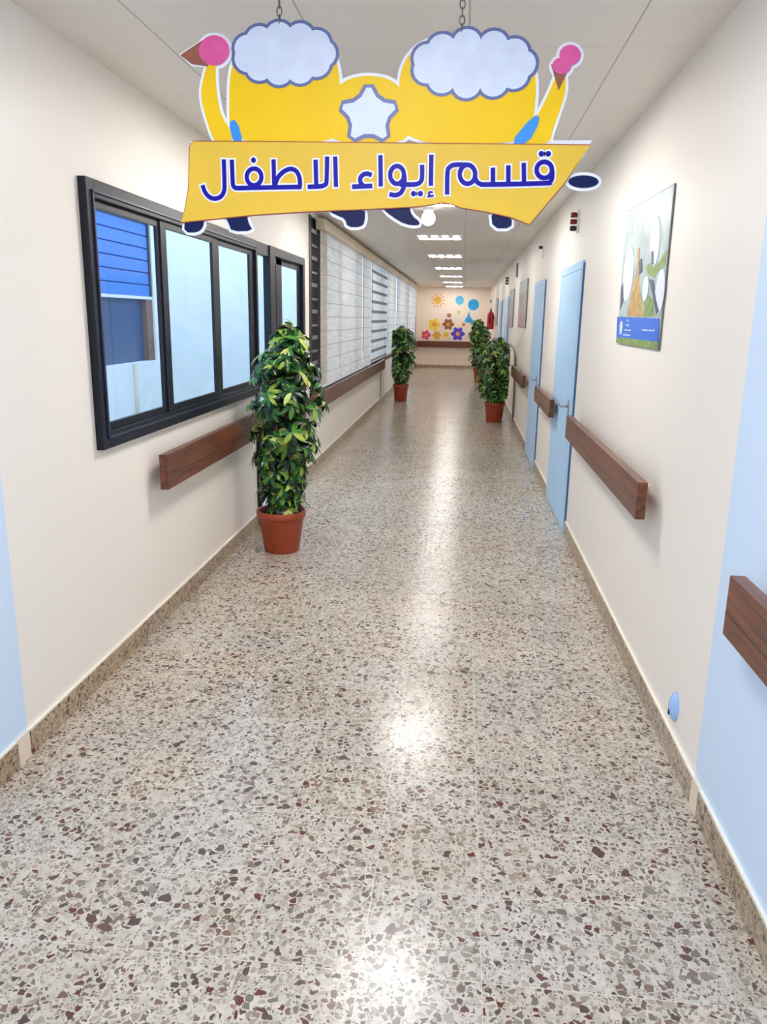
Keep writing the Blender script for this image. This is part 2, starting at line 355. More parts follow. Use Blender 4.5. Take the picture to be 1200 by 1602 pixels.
SIGN = {'strokes': [[(-0.5022, 0.2066), (-0.5027, 0.131), (-0.506, 0.1096), (-0.518, 0.0952), (-0.5377, 0.0903), (-0.5558, 0.097), (-0.5678, 0.1118), (-0.5744, 0.1309)], [(-0.4764, 0.2056), (-0.4753, 0.1382), (-0.4721, 0.1263), (-0.4607, 0.122), (-0.4035, 0.1231), (-0.2539, 0.1257)], [(-0.3821, 0.1548), (-0.3837, 0.1464), (-0.388, 0.139), (-0.3944, 0.1335), (-0.4023, 0.1306), (-0.4106, 0.1306), (-0.4183, 0.1335), (-0.4245, 0.139), (-0.4284, 0.1464), (-0.4297, 0.1548), (-0.428, 0.1632), (-0.4237, 0.1705), (-0.4172, 0.176), (-0.4094, 0.1789), (-0.4011, 0.1789), (-0.3935, 0.176), (-0.3873, 0.1705), (-0.3833, 0.1632), (-0.3821, 0.1548)], [(-0.3425, 0.2063), (-0.3413, 0.1265)], [(-0.3392, 0.1293), (-0.3295, 0.1524), (-0.3108, 0.1703), (-0.2892, 0.1782), (-0.2713, 0.1726), (-0.2608, 0.1548), (-0.2585, 0.1266)], [(-0.2085, 0.2052), (-0.2068, 0.129)], [(-0.2344, 0.1257), (-0.1976, 0.1271), (-0.1812, 0.1309), (-0.1741, 0.1431), (-0.172, 0.2143)], [(-0.1467, 0.2143), (-0.1441, 0.1258)], [(-0.0315, 0.1595), (-0.0432, 0.1642), (-0.0567, 0.1623), (-0.0667, 0.1525), (-0.0666, 0.1399), (-0.0579, 0.1292)], [(-0.0933, 0.1263), (-0.0291, 0.1288)], [(-0.0053, 0.2177), (-0.0027, 0.1271)], [(0.0694, 0.1606), (0.0683, 0.1519), (0.0647, 0.1442), (0.0591, 0.1385), (0.0521, 0.1354), (0.0446, 0.1354), (0.0375, 0.1384), (0.0316, 0.1442), (0.0277, 0.1519), (0.0262, 0.1606), (0.0274, 0.1694), (0.031, 0.1771), (0.0366, 0.1828), (0.0435, 0.1858), (0.051, 0.1858), (0.0581, 0.1827), (0.064, 0.177), (0.0679, 0.1694), (0.0694, 0.1606)], [(0.07, 0.1595), (0.0706, 0.1317), (0.0609, 0.1093), (0.043, 0.1019), (0.0248, 0.1053)], [(0.0562, 0.1333), (0.1042, 0.1334), (0.1219, 0.1418), (0.1255, 0.1595), (0.1247, 0.1899)], [(0.1523, 0.219), (0.1533, 0.129)], [(0.2048, 0.104), (0.2037, 0.1678), (0.2102, 0.1833), (0.2271, 0.1898), (0.2683, 0.1892)], [(0.2889, 0.1623), (0.2879, 0.1531), (0.2841, 0.1449), (0.2781, 0.1389), (0.2706, 0.1357), (0.2624, 0.1356), (0.2545, 0.1389), (0.248, 0.1449), (0.2435, 0.1531), (0.2417, 0.1623), (0.2428, 0.1715), (0.2466, 0.1796), (0.2526, 0.1857), (0.2601, 0.1888), (0.2683, 0.1888), (0.2761, 0.1856), (0.2826, 0.1796), (0.2871, 0.1715), (0.2889, 0.1623)], [(0.2878, 0.1596), (0.2933, 0.143), (0.306, 0.1347), (0.3267, 0.1331), (0.5018, 0.1371), (0.5177, 0.1421), (0.5227, 0.1541), (0.5212, 0.1759)], [(0.3419, 0.1815), (0.3443, 0.1353)], [(0.3883, 0.188), (0.3912, 0.1354)], [(0.4344, 0.195), (0.439, 0.1365)], [(0.5207, 0.1748), (0.5198, 0.167), (0.5163, 0.1601), (0.5105, 0.155), (0.5031, 0.1523), (0.4951, 0.1523), (0.4873, 0.155), (0.4808, 0.1601), (0.4763, 0.167), (0.4745, 0.1749), (0.4754, 0.1827), (0.4789, 0.1896), (0.4848, 0.1946), (0.4921, 0.1973), (0.5001, 0.1973), (0.5078, 0.1946), (0.5143, 0.1895), (0.5188, 0.1827), (0.5207, 0.1748)]], 'thin': [[(0.1599, 0.1095), (0.1514, 0.1117), (0.1474, 0.1072), (0.1523, 0.1016)], [(0.1429, 0.0982), (0.1637, 0.1005)]], 'dots': [(-0.4067, 0.2041), (0.1001, 0.1065), (0.1217, 0.1066), (0.486, 0.2204), (0.5067, 0.2204)], 'banner': [(-0.6004, 0.2592), (-0.2983, 0.2562), (0.0427, 0.2514), (0.63, 0.244), (0.5562, 0.1322), (0.4625, 0.019), (0.4063, 0.0393), (0.3265, 0.0558), (0.2507, 0.0667), (0.2185, 0.0779), (0.1905, 0.0815), (0.1587, 0.0758), (0.1169, 0.07), (-0.0343, 0.0619), (-0.239, 0.0535), (-0.4054, 0.0432), (-0.5531, 0.0289), (-0.6514, 0.0187), (-0.6344, 0.0635), (-0.6211, 0.1213), (-0.616, 0.1879), (-0.6114, 0.2443)], 'humps': [[(-0.4827, 0.2513), (-0.4829, 0.3724), (-0.4761, 0.4586), (-0.4499, 0.5255), (-0.397, 0.5632), (-0.3334, 0.5761), (-0.2704, 0.5751), (-0.2059, 0.5603), (-0.157, 0.5215), (-0.1353, 0.4548), (-0.1311, 0.3517), (-0.1327, 0.2501)], [(-0.1689, 0.2503), (-0.1689, 0.334), (-0.1569, 0.3949), (-0.1175, 0.4335), (-0.0489, 0.4451), (0.0234, 0.4338), (0.0671, 0.3929), (0.0823, 0.3323), (0.0843, 0.2494)], [(0.0626, 0.2495), (0.0521, 0.3682), (0.0466, 0.4423), (0.0761, 0.5045), (0.1327, 0.5381), (0.2084, 0.5489), (0.2936, 0.546), (0.3697, 0.5279), (0.4302, 0.4863), (0.4597, 0.4345), (0.4588, 0.3299), (0.4447, 0.2482)]], 'arms': [[(-0.5322, 0.2515), (-0.5582, 0.3273), (-0.5741, 0.3913), (-0.5617, 0.4452), (-0.5437, 0.4878), (-0.5195, 0.4876), (-0.5231, 0.4448), (-0.5207, 0.3981), (-0.5107, 0.3362), (-0.4773, 0.2901), (-0.4785, 0.2513)], [(0.4178, 0.2483), (0.4528, 0.3034), (0.4869, 0.3648), (0.5032, 0.4029), (0.5189, 0.4476), (0.5413, 0.4473), (0.5488, 0.3956), (0.5306, 0.3329), (0.5149, 0.2854), (0.5098, 0.248)]], 'tabs': [[(-0.6403, 0.0265), (-0.5763, 0.0327), (-0.5796, 0.0034), (-0.6016, -0.0124), (-0.6442, -0.0107)], [(-0.5064, 0.0369), (-0.4347, 0.043), (-0.4291, 0.016), (-0.4149, -0.0053), (-0.4867, -0.0077), (-0.4944, 0.0156)], [(-0.1772, 0.0595), (-0.0526, 0.0637), (-0.0523, 0.0276), (-0.0623, 0.0084), (-0.1094, 0.0081), (-0.1157, 0.033), (-0.1465, 0.0443)], [(0.0001, 0.0658), (0.0867, 0.0718), (0.0955, 0.0435), (0.1221, 0.0247), (0.1184, 0.0133), (0.0759, 0.0168), (0.0309, 0.0413)], [(0.3423, 0.0559), (0.4082, 0.0393), (0.408, 0.0074), (0.3507, 0.007)], [(0.6647, 0.1433), (0.6618, 0.1363), (0.6523, 0.1304), (0.6377, 0.1264), (0.6202, 0.125), (0.6025, 0.1264), (0.5872, 0.1303), (0.5768, 0.1362), (0.5727, 0.1432), (0.5757, 0.1502), (0.5853, 0.1561), (0.5999, 0.16), (0.6174, 0.1614), (0.6351, 0.16), (0.6502, 0.1561), (0.6606, 0.1502)]], 'clouds': [[(-0.1696, 0.5263), (-0.1622, 0.5204), (-0.1574, 0.5127), (-0.1557, 0.5041), (-0.1574, 0.4955), (-0.1622, 0.4879), (-0.1696, 0.4821), (-0.1771, 0.494), (-0.1745, 0.4855), (-0.1753, 0.4768), (-0.1793, 0.4688), (-0.1862, 0.4624), (-0.1951, 0.4582), (-0.2051, 0.4568), (-0.2253, 0.4651), (-0.2285, 0.4568), (-0.2347, 0.4499), (-0.2432, 0.445), (-0.2531, 0.4428), (-0.2633, 0.4435), (-0.2727, 0.447), (-0.2993, 0.4491), (-0.3074, 0.4436), (-0.3171, 0.4407), (-0.3273, 0.4406), (-0.3371, 0.4434), (-0.3453, 0.4487), (-0.351, 0.4561), (-0.3757, 0.4512), (-0.386, 0.4503), (-0.396, 0.4523), (-0.4047, 0.457), (-0.4111, 0.4639), (-0.4146, 0.4722), (-0.4147, 0.4811), (-0.4296, 0.4708), (-0.4388, 0.4748), (-0.4459, 0.4812), (-0.4501, 0.4892), (-0.4511, 0.4979), (-0.4487, 0.5065), (-0.4432, 0.514), (-0.4436, 0.5016), (-0.4486, 0.5092), (-0.4505, 0.5178), (-0.449, 0.5265), (-0.4443, 0.5343), (-0.4369, 0.5404), (-0.4276, 0.5442), (-0.4133, 0.5336), (-0.4128, 0.5423), (-0.4089, 0.5504), (-0.4022, 0.557), (-0.3934, 0.5614), (-0.3834, 0.5632), (-0.3733, 0.562), (-0.349, 0.5566), (-0.3431, 0.5637), (-0.3349, 0.5687), (-0.3252, 0.5711), (-0.315, 0.5708), (-0.3055, 0.5677), (-0.2978, 0.5621), (-0.2714, 0.5634), (-0.262, 0.5666), (-0.2519, 0.5671), (-0.2422, 0.5647), (-0.2339, 0.5597), (-0.2279, 0.5528), (-0.2248, 0.5445), (-0.2047, 0.5522), (-0.1948, 0.5505), (-0.186, 0.5462), (-0.1792, 0.5397), (-0.1753, 0.5317), (-0.1745, 0.5231), (-0.177, 0.5147)], [(0.4333, 0.4941), (0.4427, 0.4873), (0.449, 0.4786), (0.4516, 0.4689), (0.4502, 0.4592), (0.4449, 0.4506), (0.4363, 0.444), (0.4264, 0.4574), (0.4301, 0.4478), (0.4298, 0.438), (0.4255, 0.4289), (0.4176, 0.4216), (0.4071, 0.4169), (0.3951, 0.4153), (0.37, 0.4247), (0.3666, 0.4153), (0.3596, 0.4074), (0.3496, 0.4019), (0.3377, 0.3994), (0.3253, 0.4002), (0.3136, 0.4042), (0.2811, 0.4065), (0.2717, 0.4002), (0.2601, 0.3969), (0.2476, 0.3968), (0.2356, 0.3999), (0.2253, 0.406), (0.2178, 0.4143), (0.1881, 0.4088), (0.1756, 0.4078), (0.1633, 0.4101), (0.1523, 0.4154), (0.1441, 0.4232), (0.1393, 0.4327), (0.1386, 0.4427), (0.1211, 0.431), (0.1097, 0.4356), (0.1006, 0.4428), (0.0949, 0.4519), (0.0931, 0.4619), (0.0955, 0.4716), (0.1017, 0.4801), (0.1021, 0.466), (0.0954, 0.4747), (0.0925, 0.4845), (0.0938, 0.4943), (0.099, 0.5032), (0.1076, 0.5101), (0.1187, 0.5143), (0.1368, 0.5024), (0.1369, 0.5123), (0.141, 0.5214), (0.1487, 0.5289), (0.1592, 0.5339), (0.1712, 0.5358), (0.1836, 0.5346), (0.2134, 0.5284), (0.2201, 0.5364), (0.2298, 0.5421), (0.2415, 0.5449), (0.2538, 0.5445), (0.2655, 0.5409), (0.2753, 0.5346), (0.3073, 0.5361), (0.3184, 0.5397), (0.3306, 0.5402), (0.3426, 0.5375), (0.353, 0.5319), (0.3608, 0.524), (0.3651, 0.5147), (0.3889, 0.5233), (0.4011, 0.5215), (0.412, 0.5166), (0.4206, 0.5093), (0.426, 0.5002), (0.4275, 0.4904), (0.425, 0.481)]], 'star': [(-0.0448, 0.4222), (-0.0141, 0.3706), (0.0494, 0.3601), (0.0054, 0.3184), (0.0156, 0.2597), (-0.0431, 0.2862), (-0.1015, 0.2602), (-0.0926, 0.319), (-0.1381, 0.3615), (-0.0743, 0.371)], 'pinks': [[(-0.4762, 0.517), (-0.4796, 0.5026), (-0.4884, 0.49), (-0.5016, 0.4806), (-0.5176, 0.4757), (-0.5344, 0.4759), (-0.5501, 0.4812), (-0.5626, 0.4909), (-0.5705, 0.5038), (-0.5729, 0.5183), (-0.5693, 0.5328), (-0.5604, 0.5453), (-0.5472, 0.5545), (-0.5313, 0.5593), (-0.5145, 0.559), (-0.499, 0.5538), (-0.4866, 0.5443), (-0.4786, 0.5315)], [(0.5845, 0.4911), (0.5829, 0.4807), (0.5768, 0.472), (0.5669, 0.4662), (0.555, 0.4643), (0.5427, 0.4665), (0.532, 0.4725), (0.5245, 0.4815), (0.5214, 0.4919), (0.5231, 0.5023), (0.5293, 0.511), (0.5391, 0.5167), (0.551, 0.5186), (0.5632, 0.5164), (0.5738, 0.5104), (0.5813, 0.5015)], [(0.5588, 0.4625), (0.5573, 0.454), (0.5518, 0.4469), (0.5431, 0.4421), (0.5325, 0.4406), (0.5216, 0.4424), (0.5121, 0.4473), (0.5056, 0.4546), (0.5029, 0.4632), (0.5044, 0.4716), (0.51, 0.4788), (0.5187, 0.4835), (0.5293, 0.485), (0.5401, 0.4832), (0.5495, 0.4783), (0.5561, 0.471)]], 'cones': [[(-0.6322, 0.5067), (-0.5575, 0.5481), (-0.5443, 0.4736), (-0.5968, 0.4814)], [(0.4988, 0.4683), (0.552, 0.454), (0.5262, 0.3958)]], 'blues': [[(-0.4867, 0.3177), (-0.4579, 0.3231), (-0.4393, 0.2549), (-0.4703, 0.2513)], [(0.4585, 0.3334), (0.4804, 0.3192), (0.4447, 0.2482), (0.3869, 0.2484)]], 'chains': [(-0.3196, 0.5758), (0.2313, 0.5452)]}
POSTER = {'corners': [(4.683, 2.248), (3.661, 2.236), (3.651, 1.539), (4.637, 1.543)], 'ovals': [[(3.82, 2.017), (3.82, 1.98), (3.83, 1.947), (3.85, 1.924), (3.878, 1.912), (3.91, 1.914), (3.943, 1.93), (3.972, 1.958), (3.994, 1.994), (4.006, 2.034), (4.006, 2.073), (3.994, 2.106), (3.972, 2.129), (3.943, 2.139), (3.911, 2.135), (3.879, 2.118), (3.851, 2.09), (3.831, 2.055)], [(4.335, 1.899), (4.346, 1.853), (4.371, 1.812), (4.407, 1.782), (4.452, 1.767), (4.5, 1.768), (4.544, 1.786), (4.58, 1.819), (4.601, 1.863), (4.606, 1.913), (4.594, 1.961), (4.566, 2.002), (4.527, 2.031), (4.481, 2.043), (4.435, 2.039), (4.393, 2.02), (4.36, 1.987), (4.34, 1.945)], [(3.642, 1.79), (3.649, 1.756), (3.664, 1.727), (3.687, 1.705), (3.715, 1.693), (3.745, 1.693), (3.773, 1.706), (3.796, 1.729), (3.81, 1.76), (3.813, 1.795), (3.806, 1.83), (3.789, 1.859), (3.765, 1.88), (3.736, 1.89), (3.707, 1.889), (3.68, 1.876), (3.659, 1.853), (3.646, 1.823)], [(3.957, 1.816), (3.96, 1.796), (3.971, 1.778), (3.988, 1.766), (4.008, 1.759), (4.031, 1.76), (4.053, 1.767), (4.07, 1.781), (4.082, 1.8), (4.087, 1.82), (4.083, 1.841), (4.072, 1.858), (4.054, 1.871), (4.033, 1.877), (4.011, 1.875), (3.99, 1.867), (3.973, 1.854), (3.961, 1.836)]], 'trunk': [(4.414, 1.689), (4.362, 1.772), (4.278, 1.901), (4.206, 1.892), (4.163, 1.823), (4.078, 1.76), (4.025, 1.685)], 'trunk2': [(4.29, 2.021), (4.245, 2.023), (4.198, 1.903), (4.27, 1.895)], 'greens': [[(4.076, 1.918), (3.986, 1.933), (3.841, 1.913), (3.677, 1.97), (3.679, 1.903), (3.786, 1.885), (3.862, 1.858), (3.987, 1.88)], [(4.013, 1.685), (4.022, 1.764), (3.948, 1.789), (3.843, 1.76), (3.788, 1.684)]], 'darks': [[(3.973, 1.984), (3.914, 1.98), (3.891, 1.917), (3.941, 1.925)], [(3.954, 1.858), (3.869, 1.849), (3.776, 1.758), (3.7, 1.707), (3.748, 1.692), (3.868, 1.792)], [(4.641, 1.84), (4.583, 1.869), (4.531, 1.775), (4.605, 1.727)], [(4.234, 1.955), (4.169, 1.967), (4.126, 1.904), (4.193, 1.891)]], 'band': [(4.67, 1.687), (3.683, 1.676), (3.66, 1.575), (4.645, 1.575)], 'strip': [(4.645, 1.574), (3.66, 1.575), (3.658, 1.541), (4.644, 1.543)], 'texts': [[(4.006, 1.629), (3.747, 1.628), (3.745, 1.619), (4.005, 1.621)], [(4.439, 1.622), (4.265, 1.621), (4.264, 1.613), (4.438, 1.614)], [(4.449, 1.598), (4.26, 1.596), (4.259, 1.588), (4.449, 1.589)], [(4.376, 1.672), (4.334, 1.672), (4.333, 1.662), (4.375, 1.663)], [(4.395, 1.648), (4.317, 1.647), (4.316, 1.638), (4.394, 1.639)]], 'logo': [(4.488, 1.628), (4.489, 1.615), (4.495, 1.604), (4.504, 1.595), (4.516, 1.591), (4.529, 1.59), (4.542, 1.595), (4.554, 1.603), (4.562, 1.614), (4.566, 1.627), (4.565, 1.64), (4.559, 1.651), (4.55, 1.66), (4.538, 1.664), (4.524, 1.664), (4.511, 1.66), (4.5, 1.651), (4.492, 1.64)]}

# ================================================================== SETTING
# floor (the corridor slab) and ceiling
structure(MB().box(0, YB, -0.1, W, D, 0).build('floor', 'floor'))
structure(MB().box(-0.2, YB - 0.2, H, W + 0.2, D + 0.2, H + 0.12).build('ceiling', 'ceiling'))
# right wall: pale blue paint up to y = 2.55, cream beyond
T = 0.2
YJ = 2.55
b = MB(); b.box(W, YB, -0.1, W + T, YJ, H, mi=1); b.box(W, YJ, -0.1, W + T, D, H, mi=0)
structure(b.build('wall_right', ['wall', 'blue_wall']))
# left wall with the sliding window, the glazed door and the long blind window cut out
WY0, WY1, WZ0, WZ1 = 3.29, 6.02, 1.066, 2.205
DY0, DY1, DZ1 = 6.02, 7.89, 2.205
BY0, BY1, BZ0, BZ1 = 8.24, 25.9, 0.80, 2.66
b = MB()
b.box(-.04, YB, -0.1, 0, YJ, H, mi=1); b.box(-.04, YJ, -0.1, 0, WY0, H)
b.box(-.04, WY0, -0.1, 0, WY1, WZ0); b.box(-.04, WY0, WZ1, 0, WY1, H)
b.box(-.04, DY0, DZ1, 0, DY1, H); b.box(-.04, DY1, -0.1, 0, BY0, H)
b.box(-.04, BY0, -0.1, 0, BY1, BZ0); b.box(-.04, BY0, BZ1, 0, BY1, H); b.box(-.04, BY1, -0.1, 0, D, H)
structure(b.build('wall_left', ['wall', 'blue_wall']))
structure(MB().box(-T, D, -0.1, W + T, D + T, H).build('wall_end', 'wall_end'))
b = MB(); b.box(-T, YB - T, -0.1, .2, YB, H); b.box(W - .2, YB - T, -0.1, W + T, YB, H); b.box(.2, YB - T, 2.45, W - .2, YB, H); b.box(.2, YB - T, -.1, W - .2, YB, .1)
structure(b.build('wall_back', 'wall'))
bw = bpy.data.objects.new('window_added', None); COL.objects.link(bw); bw.location = (W / 2, YB, 0); structure(bw)  # unseen window, added behind the camera to bring daylight into the near corridor
b = MB()
for x0, x1 in ((.2, .27), (W / 2 - .04, W / 2 + .04), (W - .27, W - .2)): b.box(x0 - W / 2, -.1, .1, x1 - W / 2, -.04, 2.45)
b.box(.27 - W / 2, -.1, .1, W / 2 - .27, -.04, .18); b.box(.27 - W / 2, -.1, 2.38, W / 2 - .27, -.04, 2.45)
b.build('frame', 'alu', bw)
MB().box(.25 - W / 2, -.075, .15, W / 2 - .25, -.07, 2.40).build('pane', 'glass', bw)

# skirting tiles with the cream joint and the white bead along the top
def skirting(name, segs, side):
    b = MB()
    for y0, y1 in segs:
        if side == 'L': b.box(0, y0, 0, 0.014, y1, 0.10, mi=0); b.box(0, y0, 0.10, 0.011, y1, 0.108, mi=1)
        elif side == 'R': b.box(W - 0.014, y0, 0, W, y1, 0.10, mi=0); b.box(W - 0.011, y0, 0.10, W, y1, 0.108, mi=1)
        else: b.box(y0, D - 0.014, 0, y1, D, 0.10, mi=0); b.box(y0, D - 0.011, 0.10, y1, D, 0.108, mi=1)
    structure(b.build(name, ['skirt', 'caulk']))
DOORS = [(6.14, 7.50), (8.92, 10.22), (15.9, 17.35), (18.7, 20.1)]
skirting('baseboard_left', [(YB, 2.46), (2.545, 6.0), (7.9, D)], 'L')
r_ = [(YB, 2.46), (2.545, DOORS[0][0])] + [(DOORS[i][1], DOORS[i + 1][0]) for i in range(3)] + [(DOORS[3][1], D)]
skirting('baseboard_right', r_, 'R')
skirting('baseboard_end', [(0.014, W - 0.014)], 'E')
structure(MB().box(0, 2.46, 0, 0.011, 2.545, 0.108).build('trim_1', 'cream'))
structure(MB().box(W - 0.011, 2.46, 0, W, 2.545, 0.108).build('trim_2', 'cream'))
structure(MB().box(0, 15.55, 0.108, 0.012, 15.60, 0.66).build('trim_3', 'p_edge'))
structure(MB().box(0, 26.0, 0.95, 0.03, 26.6, 1.78).build('trim_4', 'alu'))

# ---- window_1: dark sliding window with four sashes
win = bpy.data.objects.new('window_1', None); COL.objects.link(win); win.location = (0, WY0, WZ0); structure(win)
wl = lambda b, n, m: (b.bm.transform(Matrix.Translation((0, -WY0, -WZ0))) or b.build(n, m, win))
b = MB(); F = 0.075
b.box(-0.03, WY0, WZ0, 0.035, WY0 + F, WZ1, bev=.004); b.box(-0.03, WY0 + F, WZ0, 0.035, WY1, WZ0 + F, bev=.004)
b.box(-0.03, WY0 + F, WZ1 - F, 0.035, WY1, WZ1, bev=.004)
wl(b, 'frame', 'alu')
b = MB()
b.box(0.035, WY0 + 0.045, WZ0 + 0.045, 0.043, WY0 + 0.055, WZ1 - .045, bev=.002)
b.box(0.035, WY0 + 0.045, WZ1 - 0.055, 0.043, WY1, WZ1 - .045, bev=.002); b.box(0.035, WY0 + 0.045, WZ0 + 0.045, 0.043, WY1, WZ0 + .055, bev=.002)
wl(b, 'moulding', 'alu_edge')
PAN = [(3.405, 4.10, 0), (4.21, 4.99, 1), (5.15, 5.895, 0)]
SASH = [(3.365, 4.17, 0.012), (4.13, 5.07, 0.020), (5.07, 6.02, 0.012)]
for (p0, p1, k), (s0, s1, xo) in zip(PAN, SASH):
    b = MB(); z0, z1 = WZ0 + F, WZ1 - F
    b.box(xo - .018, s0, z0, xo, p0, z1, bev=.003); b.box(xo - .018, p1, z0, xo, s1, z1, bev=.003)
    b.box(xo - .018, p0, z0, xo, p1, z0 + .035, bev=.003); b.box(xo - .018, p0, z1 - .035, xo, p1, z1, bev=.003)
    so = wl(b, 'sash', 'alu')
    g = MB().box(xo - .012, p0 - .004, z0 + .03, xo - .007, p1 + .004, z1 - .03)
    g.bm.transform(Matrix.Translation((0, -WY0, -WZ0))); g.build('pane', 'glass', so)

# ---- door_5: glazed door set beside the window
gd = bpy.data.objects.new('door_5', None); COL.objects.link(gd); gd.location = (0, DY0, 0); structure(gd)
gl = lambda b, n, m, p=gd: (b.bm.transform(Matrix.Translation((0, -DY0, 0))) or b.build(n, m, p))
b = MB(); z1 = DZ1
b.box(-.02, 6.02, 0, .03, 6.062, z1, bev=.003); b.box(-.02, 6.42, 0, .04, 6.60, z1, bev=.004); b.box(-.02, 7.80, 0, .03, 7.89, z1, bev=.004)
b.box(-.02, 6.062, z1 - .09, .03, 6.42, z1, bev=.004); b.box(-.02, 6.6, z1 - .07, .04, 7.80, z1, bev=.004); b.box(-.02, 6.062, 0, .02, 6.42, .07, bev=.003)
gl(b, 'frame', 'alu')
gl(MB().box(.006, 6.058, .066, .011, 6.424, z1 - .086), 'pane', 'glass')
b = MB(); b.box(-.015, 6.60, .01, 0, 6.625, z1 - .07); b.box(-.015, 6.79, .01, 0, 7.0, z1 - .07, bev=.003); b.box(-.015, 7.69, .01, 0, 7.80, z1 - .07, bev=.003)
b.box(-.015, 6.625, .01, 0, 7.69, .16); b.box(-.015, 6.625, z1 - .12, 0, 7.69, z1 - .07)
lf = gl(b, 'door_leaf', 'alu')
gl(MB().box(-.010, 6.62, .155, -.005, 6.795, z1 - .115), 'pane', 'glass', lf)
gl(MB().box(-.010, 6.995, .155, -.005, 7.695, z1 - .115), 'pane', 'glass', lf)
b = MB(); b.box(0, 6.87, .98, .012, 6.92, 1.14); b.tube([(.012, 6.895, 1.08), (.05, 6.895, 1.08)], .009); b.tube([(.05, 6.885, 1.08), (.05, 7.02, 1.08)], .009)
gl(b, 'door_handle', 'steel', lf)

# ---- window_2: long window behind the blinds
w2 = bpy.data.objects.new('window_2', None); COL.objects.link(w2); w2.location = (0, BY0, BZ0); structure(w2)
b = MB()
b.box(-.045, BY0, BZ0, .006, BY0 + .10, BZ1); b.box(-.045, BY1 - .1, BZ0, .0, BY1, BZ1)
b.box(-.045, BY0 + .10, BZ0, .012, BY1 - .1, BZ0 + .085); b.box(-.045, BY0 + .10, BZ1 - .06, -.02, BY1 - .1, BZ1)
for y in (10.0, 11.6, 13.45, 15.1, 16.8, 18.5, 20.2, 22.0, 24.0): b.box(-.045, y - .04, BZ0 + .085, -.036, y + .04, BZ1 - .06)
b.bm.transform(Matrix.Translation((0, -BY0, -BZ0))); b.build('frame', 'alu', w2)
ys = [BY0 + .1, 10.0, 11.6, 13.45, 15.1, 16.8, 18.5, 20.2, 22.0, 24.0, BY1 - .1]
for y0, y1 in zip(ys, ys[1:]):
    g = MB().box(-.043, y0 + .03, BZ0 + .08, -.0405, y1 - .03, BZ1 - .055); g.bm.transform(Matrix.Translation((0, -BY0, -BZ0))); g.build('pane', 'glass', w2)
b = MB()
for k in range(11): b.box(.004, BY0 + .10, 1.15 + k * .135, .012, BY0 + .42, 1.15 + k * .135 + (.022 if k % 2 else .04))
b.box(.0, BY0 + .05, .98, .05, BY0 + .40, 1.06, mi=0)
b.bm.transform(Matrix.Translation((0, -BY0, -BZ0))); b.build('shade_band', 'p_edge', w2)
b = MB().box(-.02, BY0 + .10, BZ0 + .085, -.012, BY0 + .80, BZ1 - .06)
b.bm.transform(Matrix.Translation((0, -BY0, -BZ0))); b.build('dark_panel', 'gasket', w2)

# ---- right hand doors, pale blue laminate in slim frames
def lever(b, x, y, z, dy):
    b.tube([(x, y, z), (x - .055, y, z)], .010); b.tube([(x - .05, y - .008 * (1 if dy > 0 else -1), z), (x - .05, y + dy, z)], .010)
for i, (y0, y1) in enumerate(DOORS):
    d = bpy.data.objects.new('door_%d' % (i + 1), None); COL.objects.link(d); d.location = (W, y0, 0); structure(d)
    dl = lambda b, n, m, p=d: (b.bm.transform(Matrix.Translation((-W, -y0, 0))) or b.build(n, m, p))
    zt = 2.10
    b = MB(); b.box(W - .016, y0 + .018, 0, W, y0 + .075, zt); b.box(W - .016, y1 - .06, 0, W, y1, zt); b.box(W - .016, y0 + .075, zt - .06, W, y1 - .06, zt)
    dl(b, 'frame', 'door')
    lfo = dl(MB().box(W - .020, y0 + .08, .006, W - .001, y1 - .065, zt - .066, bev=.003), 'door_leaf', 'door')
    dl(MB().box(W - .014, y0, 0, W, y0 + .018, zt - .02), 'door_edge_shade', 'door_edge_shade')  # dark strip painting the shaded reveal at the near side
    b = MB(); b.box(W - .026, y0 + .17, .93, W - .020, y0 + .21, 1.05, bev=.002); lever(b, W - .026, y0 + .19, 1.0, .13)
    dl(b, 'door_handle', 'steel', lfo)

# ---- outside court seen through the glass
XO = -3.0
structure(MB().box(XO - 6, -3, -.12, -T, 34, -.02).build('ground_outside', 'out_ground'))
b = MB(); y0, y1, z0, z1 = 9.75, 11.62, 0.98, 2.92
b.box(XO - .3, -3, -.1, XO, y0, 3.3); b.box(XO - .3, y1, -.1, XO, 30, 3.3); b.box(XO - .3, y0, -.1, XO, y1, z0); b.box(XO - .3, y0, z1, XO, y1, 3.3, mi=1)
b.box(XO, 8.0, 2.98, XO + .06, 12.2, 3.3, mi=1)
structure(b.build('wall_outside', ['out_wall', 'out_band']))
w3 = bpy.data.objects.new('window_3', None); COL.objects.link(w3); w3.location = (XO, y0, z0); structure(w3)
ol = lambda b, n, m, p=w3: (b.bm.transform(Matrix.Translation((-XO, -y0, -z0))) or b.build(n, m, p))
b = MB()
for k in range(6): b.box(XO - .10, y0, 1.90 + k * .17, XO - .04 , y1 - .05, 1.90 + k * .17 + .155, bev=.01)
b.box(XO - .10, y0, 1.90, XO - .075, y1 - .05, z1)
ol(b, 'shutter', 'shutter')
ol(MB().box(XO - .12, y0, 1.86, XO - .02, y1, 1.90), 'sill_bar', 'foam')
ol(MB().box(XO - .14, y0, z0, XO - .10, y1 - .22, 1.86), 'pane', 'dark_room')
ol(MB().box(XO - .14, y1 - .22, z0, XO - .03, y1, 1.86), 'timber_jamb', 'brown')
ol(MB().box(XO - .12, y1 - .05, 1.90, XO - .02, y1, z1), 'side_jamb', 'alu_edge')
tag(MB().tube([(XO + .02, 10.75, 0.0), (XO + .02, 10.75, .97)], .03).build('drain_pipe', 'stain'), 'cream drain pipe on the outside wall below the shuttered window', 'pipe')

